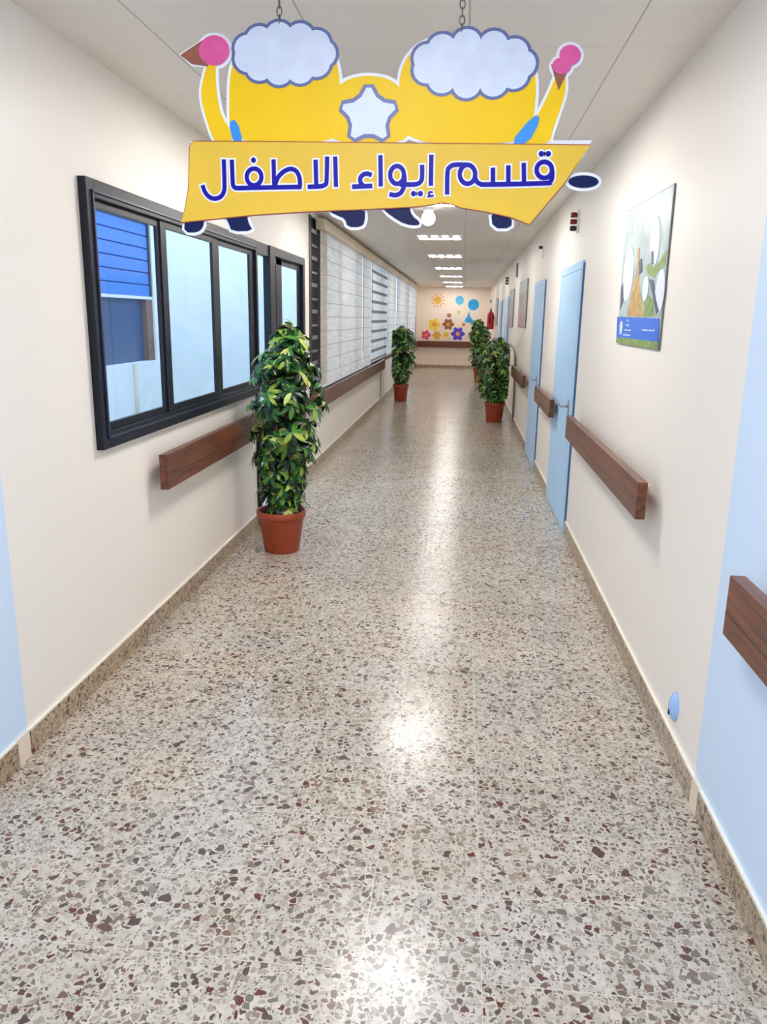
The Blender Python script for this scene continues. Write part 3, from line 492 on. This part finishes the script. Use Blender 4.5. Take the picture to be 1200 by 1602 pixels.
# ================================================================== CEILING LAMPS
def ceiling_lamp(lens):
    r = thing('ceiling_lamp', 'x', 'lamp')
    b = MB(); s = .295; e = .022
    b.box(-s, -s, -.024, -s + e, s, 0); b.box(s - e, -s, -.024, s, s, 0); b.box(-s + e, -s, -.024, s - e, -s + e, 0); b.box(-s + e, s - e, -.024, s - e, s, 0)
    b.build('frame', 'lamp_frame', r)
    b = MB(); b.box(-s + e, -s + e, -.004, s - e, s - e, -.001)
    b.build('reflector', 'lamp_back', r)
    for k in range(4):
        x = (k - 1.5) * .14
        MB().box(x - .034, -.262, -.022, x + .034, .262, -.005, bev=.008).build('tube', lens, r)
    return r
LAMPS = [4.36, 7.5, 10.7, 13.8, 17.05, 20.25, 23.6, 26.6, 1.15, -2.0]
LLAB = ['square four-tube ceiling lamp directly behind the yellow cut-out sign', 'square four-tube ceiling lamp just past the yellow sign',
        'lit four-tube ceiling lamp nearest in view, beyond the opal globe', 'lit four-tube ceiling lamp, second in the row past the globe', 'lit four-tube ceiling lamp, third in the row past the globe',
        'lit four-tube ceiling lamp, fourth in the row past the globe', 'lit four-tube ceiling lamp, second from the end wall', 'lit four-tube ceiling lamp closest to the end wall',
        'square four-tube ceiling lamp overhead before the sign', 'square four-tube ceiling lamp at the back of the corridor']
proto = ceiling_lamp('tube'); proto_far = ceiling_lamp('tube_far')
for i, y in enumerate(LAMPS):
    far = y > 9
    o = proto if i == 0 else proto_far if i == 2 else dup(proto_far if far else proto)
    o.location = (1.25, y, H); o['label'] = LLAB[i]; o['category'] = 'lamp'; o['group'] = 'four-tube ceiling lamps'
g = thing('globe_lamp', 'round white opal globe lamp on the ceiling behind the yellow sign', 'lamp', (1.22, 8.05, H))
MB().lathe([(.05, -.03), (.055, -.02), (.055, 0)], 24).build('base', 'lamp_frame', g)
MB().lathe([(.002, -.165)] + [(.068 * math.sin(a), -.097 - .068 * math.cos(a)) for a in [k * PI / 12 for k in range(1, 11)]] + [(.03, -.03)], 24).build('globe', 'globe', g)

# ================================================================== HANDRAILS
def handrail(y0, y1, z0, z1, side, label, n, base_x=None):
    x0, x1 = (.055, .098) if side == 'L' else (W - .098, W - .055)
    r = thing('handrail', label, 'handrail', (0 if side == 'L' else W, (y0 + y1) / 2, (z0 + z1) / 2), 'wooden wall handrails')
    off = Matrix.Translation((-(0 if side == 'L' else W), -(y0 + y1) / 2, -(z0 + z1) / 2))
    b = MB(); b.box(x0, y0, z0, x1, y1, z1, bev=.004)
    gx = x1 if side == 'L' else x0
    zg = z0 + (z1 - z0) * .36
    b.box(gx - .0012, y0 + .004, zg, gx + .0012, y1 - .004, zg + .004, mi=1)
    b.bm.transform(off); b.build('board', ['wood', 'wood_end'], r)
    for k in range(n):
        y = y0 + .22 + (y1 - y0 - .44) * (k / max(1, n - 1)); zc = (z0 + z1) / 2
        b = MB(); xa, xb = (0, x0) if side == 'L' else (x1, W)
        b.box(xa, y - .025, zc - .028, xb, y + .025, zc + .028, bev=.003)
        b.bm.transform(off); b.build('bracket', 'cream', r)
    return r
handrail(3.86, 6.0, .765, .95, 'L', 'dark wooden handrail on the left wall below the sliding window', 3)
handrail(8.0, 15.55, .685, .862, 'L', 'long wooden handrail on the left wall below the blinds', 5)
handrail(-.6, 2.19, .79, .968, 'R', 'nearest wooden handrail on the pale blue part of the right wall', 3)
handrail(3.40, 5.84, .82, .985, 'R', 'wooden handrail on the right wall below the forest poster', 3)
handrail(7.0, 8.50, .825, .985, 'R', 'short wooden handrail between the two nearest blue doors', 2)
handrail(9.62, 12.7, .81, .96, 'R', 'wooden handrail past the second blue door, reaching the potted plant', 3) if False else handrail(10.3, 12.7, .80, .965, 'R', 'wooden handrail past the second blue door, reaching the potted plant', 3)
r = thing('handrail', 'wooden handrail across the end wall, turning the left corner', 'handrail', (W / 2, D, .79), 'wooden wall handrails')
off = Matrix.Translation((-W / 2, -D, -.79))
b = MB(); b.box(.02, D - .098, .695, W - .25, D - .055, .905, bev=.004); b.bm.transform(off); b.build('board', 'wood', r)
b = MB(); b.box(.055, 25.4, .70, .098, D - .10, .90, bev=.004); b.bm.transform(off); b.build('side_board', 'wood', r)
for x in (.3, 1.2, 2.0):
    b = MB(); b.box(x - .03, D - .055, .76, x + .03, D, .84); b.bm.transform(off); b.build('bracket', 'wood_end', r)
b = MB(); b.box(0, 25.9, .76, .055, 25.96, .84); b.bm.transform(off); b.build('bracket', 'wood_end', r)

# ================================================================== BLINDS
def blind(y0, y1, zb, m, label, open_=False):
    r = thing('roller_blind', label, 'blind', (0, (y0 + y1) / 2, 2.62), 'roller blinds on the left wall')
    off = Matrix.Translation((0, -(y0 + y1) / 2, -2.62))
    b = MB(); b.box(.0, y0, 2.555, .105, y1, 2.665, bev=.012); b.bm.transform(off); b.build('cassette', 'cassette', r)
    b = MB(); b.box(.050, y0 + .008, zb, .0515, y1 - .008, 2.56); b.bm.transform(off); b.build('fabric', m, r)
    b = MB(); b.box(.042, y0 + .03, zb - .025, .060, y1 - .03, zb, bev=.003); b.bm.transform(off); b.build('bottom_bar', 'lamp_frame', r)
    b = MB(); b.tube([(.07, y1 - .05, 2.55), (.072, y1 - .05, 1.15)], .004, n=6); b.bm.transform(off); b.build('pull_cord', 'p_edge', r)
BL = [(8.62, 12.25, .905, 'blind', 'wide white roller blind nearest the glazed door'), (12.27, 13.42, .905, 'blind', 'narrow closed white blind, second along the left wall'),
      (13.44, 16.20, .925, 'blind_open', 'striped blind with its dark bands open, third along the left wall'), (16.22, 18.40, .925, 'blind', 'closed white blind, fourth along, right after the striped one'),
      (18.50, 22.0, .95, 'blind', 'closed white blind behind the left far plant, fifth along'), (22.02, 25.9, .98, 'blind', 'closed white blind farthest along the left wall')]
for a in BL: blind(*a)

# ================================================================== HANGING SIGN
OX, SY, OZ = 1.33, 2.6, 1.93
sign = thing('hanging_sign', 'big yellow cut-out sign with blue Arabic lettering hanging from chains', 'sign', (OX, SY, OZ))
def P(l, dy): return [(x, dy, z) for x, z in l]
def inflate(l, d):
    # push an outline outwards along its normals
    n = len(l); area = sum(l[i][0] * l[(i + 1) % n][1] - l[(i + 1) % n][0] * l[i][1] for i in range(n)); s = 1 if area > 0 else -1; o = []
    for i in range(n):
        a, c = Vector(l[i - 1]), Vector(l[(i + 1) % n]); t = (c - a)
        if t.length < 1e-6: t = Vector((1, 0))
        t.normalize(); o.append((l[i][0] + s * t.y * d, l[i][1] - s * t.x * d))
    return o
def smooth(l, it=1):
    for _ in range(it):
        n = len(l); o = []
        for i in range(n):
            a, c = l[i], l[(i + 1) % n]; o += [(a[0] * .75 + c[0] * .25, a[1] * .75 + c[1] * .25), (a[0] * .25 + c[0] * .75, a[1] * .25 + c[1] * .75)]
        l = o
    return l
HUM = [smooth(h, 2) for h in SIGN['humps']]; ARM = [smooth(a, 2) for a in SIGN['arms']]; TAB = [smooth(t, 1) for t in SIGN['tabs']]
CON = SIGN['cones']; PNK = SIGN['pinks']
b = MB()
for k, (l, d) in enumerate([(h, .009) for h in HUM] + [(a, .008) for a in ARM] + [(t, .009) for t in TAB] + [(c, .006) for c in CON] + [(p, .009) for p in PNK] + [(SIGN['banner'], -.02)]):
    b.prism(P(inflate(l, d), .002 + .00015 * k), (0, .006, 0))
b.prism(P([(.48, .26), (.637, .26), (.627, .247), (.48, .247)], .0045), (0, .004, 0)); b.prism(P([(-.615, .262), (-.45, .262), (-.45, .24), (-.60, .24)], .0045), (0, .004, 0))
b.build('backing_board', 'foam', sign)
for l, k in zip(HUM, (0, 1, 0)): MB().prism(P(l, .0005 + .0006 * k), (0, .001, 0)).build('yellow_panel', 'yellow', sign)
for l in ARM: MB().prism(P(l, .0008), (0, .001, 0)).build('yellow_strip', 'yellow', sign)
for l in TAB: MB().prism(P(l, .0005), (0, .001, 0)).build('navy_tab', 'navy', sign)
for l in SIGN['blues']: MB().prism(P(smooth(l, 1), -.0006), (0, .001, 0)).build('blue_ribbon', 'sky_print', sign)
for l in SIGN['clouds']:
    # union of lobes: rebuild each lobe as its own disc so the outline stays scalloped
    oc = MB(); ic = MB()
    n = len(l); xs = [p[0] for p in l]; zs = [p[1] for p in l]; cx, cz = sum(xs) / n, sum(zs) / n
    for i in range(0, n, 7):
        lob = l[i:i + 7]; mx, mz = sum(p[0] for p in lob) / 7, sum(p[1] for p in lob) / 7
        mx = cx + (mx - cx) * .82; mz = cz + (mz - cz) * .82
        for bb, rr, dy in ((oc, .052, -.0008 - i * 1e-6), (ic, .042, -.0012 - i * 1e-6)):
            bb.prism([(mx + rr * math.cos(t * PI / 10), dy, mz + rr * .9 * math.sin(t * PI / 10)) for t in range(20)], (0, .0003, 0))
    ic.prism([(cx + .11 * math.cos(t * PI / 12), -.0013, cz + .04 * math.sin(t * PI / 12)) for t in range(24)], (0, .0003, 0))
    co = oc.build('cloud_outline', 'slate', sign); ic.build('cloud', 'cloud', sign)
so = smooth(SIGN['star'], 1)
MB().prism(P(inflate(so, .012), -.0008), (0, .0004, 0)).build('star_outline', 'slate', sign)
MB().prism(P(so, -.0013), (0, .0004, 0)).build('star', 'cloud', sign)
for l in CON: MB().prism(P(l, .0003), (0, .0008, 0)).build('wafer_cone', 'cone', sign)
for k, l in enumerate(PNK): MB().prism(P(l, -.0006 - .0004 * k), (0, .0008, 0)).build('pink_scoop', 'pink', sign)
bn = SIGN['banner']
MB().prism(P(inflate(bn, .003), -.004), (0, .008, 0)).build('banner_border', 'red_edge', sign)
MB().prism(P(bn, -.0055), (0, .006, 0), side=0).build('banner', 'banner', sign)
def ribbon(b, pts, w, y):
    pts = [Vector(p) for p in pts]
    # densify with Catmull-Rom when curved
    if len(pts) > 2:
        o = []
        for i in range(len(pts) - 1):
            p0, p1, p2, p3 = pts[max(0, i - 1)], pts[i], pts[i + 1], pts[min(len(pts) - 1, i + 2)]
            for k in range(5):
                t = k / 5; o.append(.5 * ((2 * p1) + (p2 - p0) * t + (2 * p0 - 5 * p1 + 4 * p2 - p3) * t * t + (3 * p1 - p0 - 3 * p2 + p3) * t ** 3))
        pts = o + [pts[-1]]
    closed = (pts[0] - pts[-1]).length < 1e-4
    L_, R_ = [], []
    n = len(pts)
    for i, p in enumerate(pts):
        if closed and i in (0, n - 1): t = pts[1] - pts[-2]
        else: t = pts[min(n - 1, i + 1)] - pts[max(0, i - 1)]
        t.normalize(); nn = Vector((-t.y, t.x)); q = p.copy()
        if not closed and i == 0: q -= t * b.ext
        if not closed and i == n - 1: q += t * b.ext
        yy = y - i * 1.0e-6; L_.append(b.bm.verts.new((q.x + nn.x * w / 2, yy, q.y + nn.y * w / 2))); R_.append(b.bm.verts.new((q.x - nn.x * w / 2, yy, q.y - nn.y * w / 2)))
    for i in range(n - 1): b.bm.faces.new((L_[i], L_[i + 1], R_[i + 1], R_[i]))
def lettering(name, m, grow, y, ext):
    b = MB(); b.ext = ext
    for k, s in enumerate(SIGN['strokes']): ribbon(b, s, .0138 + grow, y - k * 5e-5)
    for k, s in enumerate(SIGN['thin']): ribbon(b, s, .006 + grow * .6, y - k * 5e-5)
    for x, z in SIGN['dots']: b.bm.faces.new([b.bm.verts.new((x + (.0082 + grow / 2) * math.cos(t * PI / 9), y, z + (.0082 + grow / 2) * math.sin(t * PI / 9))) for t in range(18)])
    o = b.build(name, m, sign)
    for p in o.data.polygons:
        if p.normal.y > 0: p.flip()
lettering('lettering_outline', 'foam', .010, -.0062, .005)
lettering('lettering', 'ink', 0, -.0078, .0)
for k, (cx, cz) in enumerate(SIGN['chains']):
    b = MB(); z0 = cz + .012; z1 = H - OZ; n = int((z1 - z0) / .021); st = (z1 - z0) / n
    for i in range(n):
        zc = z0 + st * (i + .5); pts = []
        for t in range(12):
            a = 2 * PI * t / 12; u, w = .0075 * math.cos(a), (st / 2 + .003) * math.sin(a)
            pts.append((cx + u, .004, zc + w) if i % 2 else (cx, .004 + u, zc + w))
        b.tube(pts, .002, n=5, closed=True)
    o = b.build('hanging_chain', 'chain', None, (OX, SY, OZ))
    tag(o, ['thin metal chain holding the left half of the yellow sign', 'thin metal chain holding the right half of the yellow sign'][k], 'chain', 'sign chains')

# ================================================================== PLANTS
def make_foliage(seed, prof, n, z0, z1, size, lean=(0, 0), xlim=(-9, 9)):
    """prof: [(t, radius)] over the height; leaves in palmate fans"""
    rnd = random.Random(seed); b = MB(); bm = b.bm
    def rad(t):
        for (t0, r0), (t1, r1) in zip(prof, prof[1:]):
            if t <= t1: return r0 + (r1 - r0) * (t - t0) / (t1 - t0)
        return prof[-1][1]
    def leaflet(o, d, up, L_, w):
        d = d.normalized(); s = d.cross(up).normalized(); up = s.cross(d)
        pts = []
        for t, ww, dz in ((0, .06, 0), (.3, .85, .02), (.6, 1.0, -.03), (.86, .6, -.12), (1.0, .05, -.2)):
            c = o + d * (L_ * t) + up * (dz * L_)
            pts.append((bm.verts.new(c - s * w * ww / 2 + up * w * .10 * ww), bm.verts.new(c - up * w * .06 * ww), bm.verts.new(c + s * w * ww / 2 + up * w * .10 * ww)))
        for A, B in zip(pts, pts[1:]):
            for k in (0, 1):
                f = bm.faces.new((A[k], A[k + 1], B[k + 1], B[k])); f.smooth = True
    for i in range(n):
        t = rnd.random(); z = z0 + (z1 - z0) * t
        a = rnd.random() * 2 * PI; R_ = rad(t); q = R_ * (0.30 + 0.72 * math.sqrt(rnd.random())) * (rnd.uniform(1.1, 1.3) if rnd.random() < .14 else 1.0)
        cx, cy = lean[0] * t, lean[1] * t
        hub = Vector((cx + q * math.cos(a), cy + q * math.sin(a), z))
        out = Vector((math.cos(a), math.sin(a), 0))
        stem0 = Vector((cx + q * .25 * math.cos(a), cy + q * .25 * math.sin(a), z - .06 - .05 * rnd.random()))
        b.tube([stem0, (stem0 + hub) / 2 + Vector((0, 0, .015)), hub], .0026, n=4, mi=1, cap=False)
        ax = (out * rnd.uniform(.2, 1.1) + Vector((0, 0, rnd.uniform(.35, 1.0))) + Vector((rnd.uniform(-.3, .3), rnd.uniform(-.3, .3), 0))).normalized()
        s1 = ax.cross(Vector((.3, .5, .1))).normalized(); s2 = ax.cross(s1)
        m = rnd.choice((6, 7, 7, 8)); ph = rnd.random() * 6.28; Ls = size * rnd.uniform(.75, 1.2); dr = rnd.uniform(-.55, .05)
        for k in range(m):
            an = ph + 2 * PI * k / m + rnd.uniform(-.12, .12)
            d = s1 * math.cos(an) + s2 * math.sin(an) + ax * dr
            leaflet(hub, d, ax, Ls * rnd.uniform(.8, 1.1), Ls * rnd.uniform(.30, .38))
    for v in bm.verts:
        if v.co.x > xlim[1]: v.co.x = xlim[1] + (v.co.x - xlim[1]) * .12
        if v.co.x < xlim[0]: v.co.x = xlim[0] + (v.co.x - xlim[0]) * .12
    return b
def potted_plant(label, loc, hz, rt, rb, hp, prof, n, size, seed, leaf, lean=(0, 0), xlim=(-9, 9)):
    r = thing('potted_plant', label, 'plant', loc, 'leafy potted plants')
    pot = MB().lathe([(rb * .96, 0), (rb, .012), (rt * .90, hp * .80), (rt * .92, hp * .83), (rt * .99, hp * .845), (rt, hp * .87), (rt, hp * .98), (rt * .98, hp), (rt * .93, hp), (rt * .90, hp * .93), (rt * .86, hp * .85), (.02, hp * .84)], 40).build('pot', 'terra', r)
    MB().lathe([(.01, hp * .842), (rt * .855, hp * .85), (rt * .86, hp * .905), (rt * .4, hp * .935), (.01, hp * .94)], 28).build('soil', 'soil', r)
    b = MB(); rnd = random.Random(seed + 5)
    for k in range(4):
        a = k * 1.7 + .4; x, y = .05 * math.cos(a), .05 * math.sin(a)
        b.tube([(x, y, hp * .88), (x * 1.3 + rnd.uniform(-.02, .02), y * 1.3, hp + .35 * (hz - hp)), (x * .8 + lean[0] * .5, y + lean[1] * .5, hp + .65 * (hz - hp)), (x + lean[0], y + lean[1], hz - .10)], [.014, .012, .010, .006], n=7)
    b.build('stem', 'bark', r)
    MB().tube([(0, 0, hp * .88), (lean[0] * .4, lean[1] * .4, hz * .55), (lean[0] * .8, lean[1] * .8, hz * .86)], .03, n=10).build('moss_pole', 'moss', r)
    make_foliage(seed, prof, n, hp + .02, hz - .05, size, lean, xlim).build('foliage', [leaf, 'stalk'], r)
    return r
potted_plant('tallest leafy potted plant by the glazed door, in the left foreground', (.345, 5.37, 0), 1.64, .178, .128, .305,
             [(0, .11), (.12, .14), (.3, .18), (.5, .25), (.62, .26), (.78, .21), (.92, .15), (1, .07)], 265, .10, 11, 'leaf', (.07, 0), (-.20, .42))
potted_plant('leafy potted plant on the left side, standing before the far blinds', (.37, 16.1, 0), 1.52, .165, .125, .34,
             [(0, .10), (.2, .22), (.5, .29), (.8, .28), (.95, .18), (1, .08)], 260, .10, 23, 'leaf_far', (0, 0), (-.19, 9))
potted_plant('leafy potted plant by the right wall, nearer of that pair', (2.17, 13.15, 0), 1.38, .175, .13, .33,
             [(0, .12), (.15, .26), (.4, .31), (.7, .29), (.9, .22), (1, .10)], 270, .10, 37, 'leaf_far', (0, 0), (-.5, .20))
potted_plant('leafy potted plant by the right wall, under the red fire extinguisher', (2.08, 21.6, 0), 1.66, .17, .125, .33,
             [(0, .14), (.2, .24), (.5, .26), (.8, .26), (.95, .20), (1, .1)], 260, .11, 41, 'leaf_far', (-.08, 0), (-.45, .27))

# ================================================================== RIGHT WALL THINGS
# forest poster
def wallp(l, d): return [(W - d, y, z) for y, z in l]
ps = POSTER; cy, cz = 4.16, 1.89
po = thing('poster', 'large forest poster with white ovals and a blue caption band on the right wall', 'poster', (W - .003, cy, cz))
def pp(ls, d, n, m, parent=po):
    b = MB()
    for l in ls: b.prism(wallp(l, d), (.001, 0, 0))
    b.bm.transform(Matrix.Translation((-W, -cy, -cz))); return b.build(n, m, parent)
b = MB(); b.prism(wallp(ps['corners'], .005), (.005, 0, 0)); b.bm.transform(Matrix.Translation((-W, -cy, -cz))); b.build('board', 'p_edge', po)
pp([[(y + (cy - y) * .012, z + (cz - z) * .012) for y, z in ps['corners']]], .0062, 'print', 'p_sky')
for l in ps['greens']: pp([l], .0070, 'foliage_print', 'p_leaf')
pp([ps['trunk']], .0075, 'trunk_print', 'p_trunk'); pp([ps['trunk2']], .0080, 'trunk_print', 'p_trunk')

for l in ps['ovals']: pp([l], .0085, 'oval_print', 'p_white')
for l in ps['darks']: pp([l], .0090, 'figure_print', 'p_dark')
pp([ps['strip']], .0090, 'grass_print', 'p_leaf'); pb = pp([ps['band']], .0095, 'caption_band', 'p_band')
rnd = random.Random(3)
for l in ps['texts']:
    # a row of small unreadable strokes
    b = MB()
    y0, y1 = max(p[0] for p in l), min(p[0] for p in l); z0, z1 = min(p[1] for p in l), max(p[1] for p in l)
    n = max(2, int((y0 - y1) / .022))
    for k in range(n):
        ya = y0 + (y1 - y0) * k / n; yb = ya + (y1 - y0) / n * .72; h = rnd.uniform(.5, 1.0)
        b.prism(wallp([(ya, z0), (yb, z0), (yb, z0 + (z1 - z0) * h), (ya, z0 + (z1 - z0) * h)], .0102), (.0006, 0, 0))
    b.bm.transform(Matrix.Translation((-W, -cy, -cz))); b.build('caption_text', 'p_text', pb)
b = MB(); b.prism(wallp(ps['logo'], .0102), (.0006, 0, 0)); b.bm.transform(Matrix.Translation((-W, -cy, -cz))); b.build('oval_logo', 'p_text', pb)
# faded posters further on
for (y0, y1, z0, z1, lab) in [(11.42, 12.95, 1.55, 2.22, 'faded brown poster just past the second blue door'), (14.40, 15.70, 1.53, 2.19, 'faded narrow poster before the third blue door'), (21.0, 22.4, 1.5, 2.2, 'faded poster farthest along the right wall, beyond the blue doors')]:
    r = thing('poster', lab, 'poster', (W - .004, (y0 + y1) / 2, (z0 + z1) / 2), 'faded posters on the right wall')
    hy, hz = (y1 - y0) / 2, (z1 - z0) / 2
    MB().box(-.014, -hy, -hz, 0, hy, hz).build('board', 'p_edge', r)
    MB().box(-.016, -hy + .01, -hz * .45, -.013, hy - .01, hz * .5).build('print', 'p_grey', r)
    MB().box(-.016, -hy + .01, hz * .5, -.013, hy - .01, hz - .01).build('sky_print', 'p_sky', r)
    MB().box(-.016, -hy + .01, -hz + .01, -.013, hy - .01, -hz * .45).build('caption_band', 'p_mauve', r)
# call lights over the doors
def call_light(y, z, segs, label, s=1.0):
    r = thing('call_light', label, 'light', (W, y, z), 'call lights above the doors')
    MB().box(-.014 * s, -.03, -.085 * s, 0, .03, .085 * s, bev=.003).build('back_plate', 'white_plastic', r)
    for k, (m, nm) in enumerate(segs):
        zc = (.05 - k * .05) * s
        b = MB(); b.lathe([(.022 * s, -.019 * s), (.026 * s, -.014 * s), (.026 * s, .014 * s), (.020 * s, .019 * s)], 16, (-.040 * s, 0, zc)); b.box(-.04 * s, -.02 * s, zc - .012 * s, -.013 * s, .02 * s, zc + .012 * s)
        b.build(nm, m, r)
call_light(7.0 - .3, 2.425, [('red_lens', 'lens'), ('red_lens', 'lens'), ('black', 'lens')], 'red and black call light above the nearest blue door')
call_light(9.55, 2.43, [('black', 'lens')], 'single dark call light above the second blue door', .8)
call_light(16.6, 2.42, [('black', 'lens'), ('black', 'lens'), ('black', 'lens')], 'dark call light above the third blue door', 1.0)
call_light(26.0, 2.2, [('black', 'lens'), ('black', 'lens')], 'dark call light in the far right corner', .9)
tag(MB().box(W - .03, 13.85, 2.36, W, 13.95, 2.58, bev=.004).build('junction_box', 'conduit'), 'slim brown box high on the right wall past the faded poster', 'box')
# fire extinguisher
fx = thing('fire_extinguisher', 'red fire extinguisher hanging at the far end of the right wall', 'extinguisher', (W - .11, 23.3, 1.38))
MB().lathe([(.08, 0), (.095, .01), (.098, .03), (.098, .40), (.085, .45), (.05, .485), (.03, .50), (.03, .53)], 28).build('cylinder', 'red', fx)
MB().box(-.02, -.03, .53, .02, .03, .56).tube([(0, -.02, .56), (0, .10, .59)], .01).tube([(0, -.02, .56), (0, .09, .555)], .008).build('valve', 'black', fx)
MB().tube([(0, -.03, .545), (-.02, -.11, .52), (-.03, -.125, .40), (-.03, -.12, .15)], .011).build('hose', 'black', fx)
MB().box(.04, -.04, .3, .11, .04, .36).build('bracket', 'black', fx)
# conduit bending along the wall behind the plant
pts = [(W - .016, 12.9, .03), (W - .016, 12.95, .5), (W - .016, 13.1, .95)] + [(W - .016, 13.1 + 1.0 * (1 - math.cos(a)), .95 + .26 * math.sin(a)) for a in [k * PI / 16 for k in range(1, 9)]] + [(W - .016, 15.6, 1.21)]
tag(MB().tube(pts, .014, n=8).build('conduit_pipe', 'conduit'), 'thin brown conduit curving up the right wall behind the potted plant', 'pipe')
# pale blue oval cap low on the wall
dc = thing('socket_cap', 'small pale blue oval socket cap low on the right wall', 'socket', (W, 2.85, .215))
b = MB(); b.lathe([(.001, 0)] + [(math.sin(k * PI / 16), 1 - math.cos(k * PI / 16)) for k in range(1, 8)] + [(1, 1)], 28)
b.bm.transform(Matrix.Translation((-.026, 0, 0)) @ Matrix.Diagonal((.026, .042, .058, 1)) @ Matrix.Rotation(PI / 2, 4, 'Y')); b.build('cover', 'pale_blue_plastic', dc)
b = MB().box(-.0275, -.006, -.032, -.021, .006, -.012, bev=.002); b.build('slot', 'navy', dc)

# ================================================================== END WALL STICKERS
def sticker(name, lab, x, z, outline, m, halo=None, group='wall stickers on the end wall', y=D):
    r = thing(name, lab, 'sticker', (x, y, z), group)
    if halo: MB().prism([(a * halo, -.002, c * halo) for a, c in outline], (0, .002, 0)).build('border', 'decal_halo', r)
    MB().prism([(a, -.004, c) for a, c in outline], (0, .0035 if not halo else .0019, 0)).build('sticker_face', m, r)
    return r
disc = lambda rx, rz=None, n=22: [(rx * math.cos(2 * PI * k / n), (rz or rx) * math.sin(2 * PI * k / n)) for k in range(n)]
def flower(R_, n, dep, k=6): return [((R_ * (1 - dep + dep * abs(math.cos(n * a / 2)))) * math.cos(a), (R_ * (1 - dep + dep * abs(math.cos(n * a / 2)))) * math.sin(a)) for a in [2 * PI * i / (n * k) for i in range(n * k)]]
r = sticker('sun_sticker', 'golden sun sticker with short rays high on the end wall', .70, 2.26, disc(.125), 'decal_gold')
for k in range(12):
    a = 2 * PI * k / 12; c, s = math.cos(a), math.sin(a)
    MB().prism([(.16 * c - .025 * s, -.003, .16 * s + .025 * c), (.16 * c + .025 * s, -.003, .16 * s - .025 * c), (.27 * c, -.003, .27 * s)], (0, .0028, 0)).build('ray', 'decal_orange', r)
sticker('ball_sticker', 'pale teal round sticker, left of the three blue ones', 1.44, 2.27, disc(.14, .15), 'decal_teal', 1.2)
sticker('ball_sticker', 'bright blue round sticker at the upper right of the end wall', 1.91, 2.13, disc(.185, .18), 'decal_blue', 1.15)
sticker('drop_sticker', 'small blue pointed sticker below the round blue ones', 1.76, 1.70, [(0, .2), (.05, .05), (.17, -.1), (.13, -.17), (-.1, -.15), (-.13, -.08), (-.05, .02)], 'decal_blue', 1.25)
FL = [('gold five-petal flower sticker, upper left of the flower cluster', .60, 1.45, .22, 5, 'decal_yellow'), ('brown flower sticker, upper right of the flower cluster', 1.08, 1.47, .20, 6, 'decal_brown'),
      ('pink flower sticker at the lower left of the cluster', .33, 1.10, .17, 5, 'decal_pink'), ('gold flower sticker in the lower middle of the cluster', .70, 1.09, .16, 6, 'decal_gold'),
      ('violet flower sticker at the lower right of the cluster', 1.42, 1.16, .24, 6, 'decal_violet'), ('small yellow flower sticker in the centre of the cluster', 1.02, 1.12, .12, 5, 'decal_yellow'), ('small brown flower sticker topping the cluster', 1.10, 1.76, .08, 5, 'decal_brown')]
for i, (lab, x, z, R_, n, m) in enumerate(FL):
    r = sticker('flower_sticker', lab, x, z, flower(R_, n, .34), m)
    MB().prism([(a * .3 , -.0055, c * .3) for a, c in disc(R_)], (0, .0019, 0)).build('flower_centre', 'decal_orange', r)
sticker('dot_sticker', 'tiny green dot sticker between the sun and the drop', 1.42, 1.87, disc(.06), 'decal_green')
sticker('dot_sticker', 'tiny pink dot sticker right of the flower cluster', 1.60, 1.47, disc(.06), 'decal_orange')
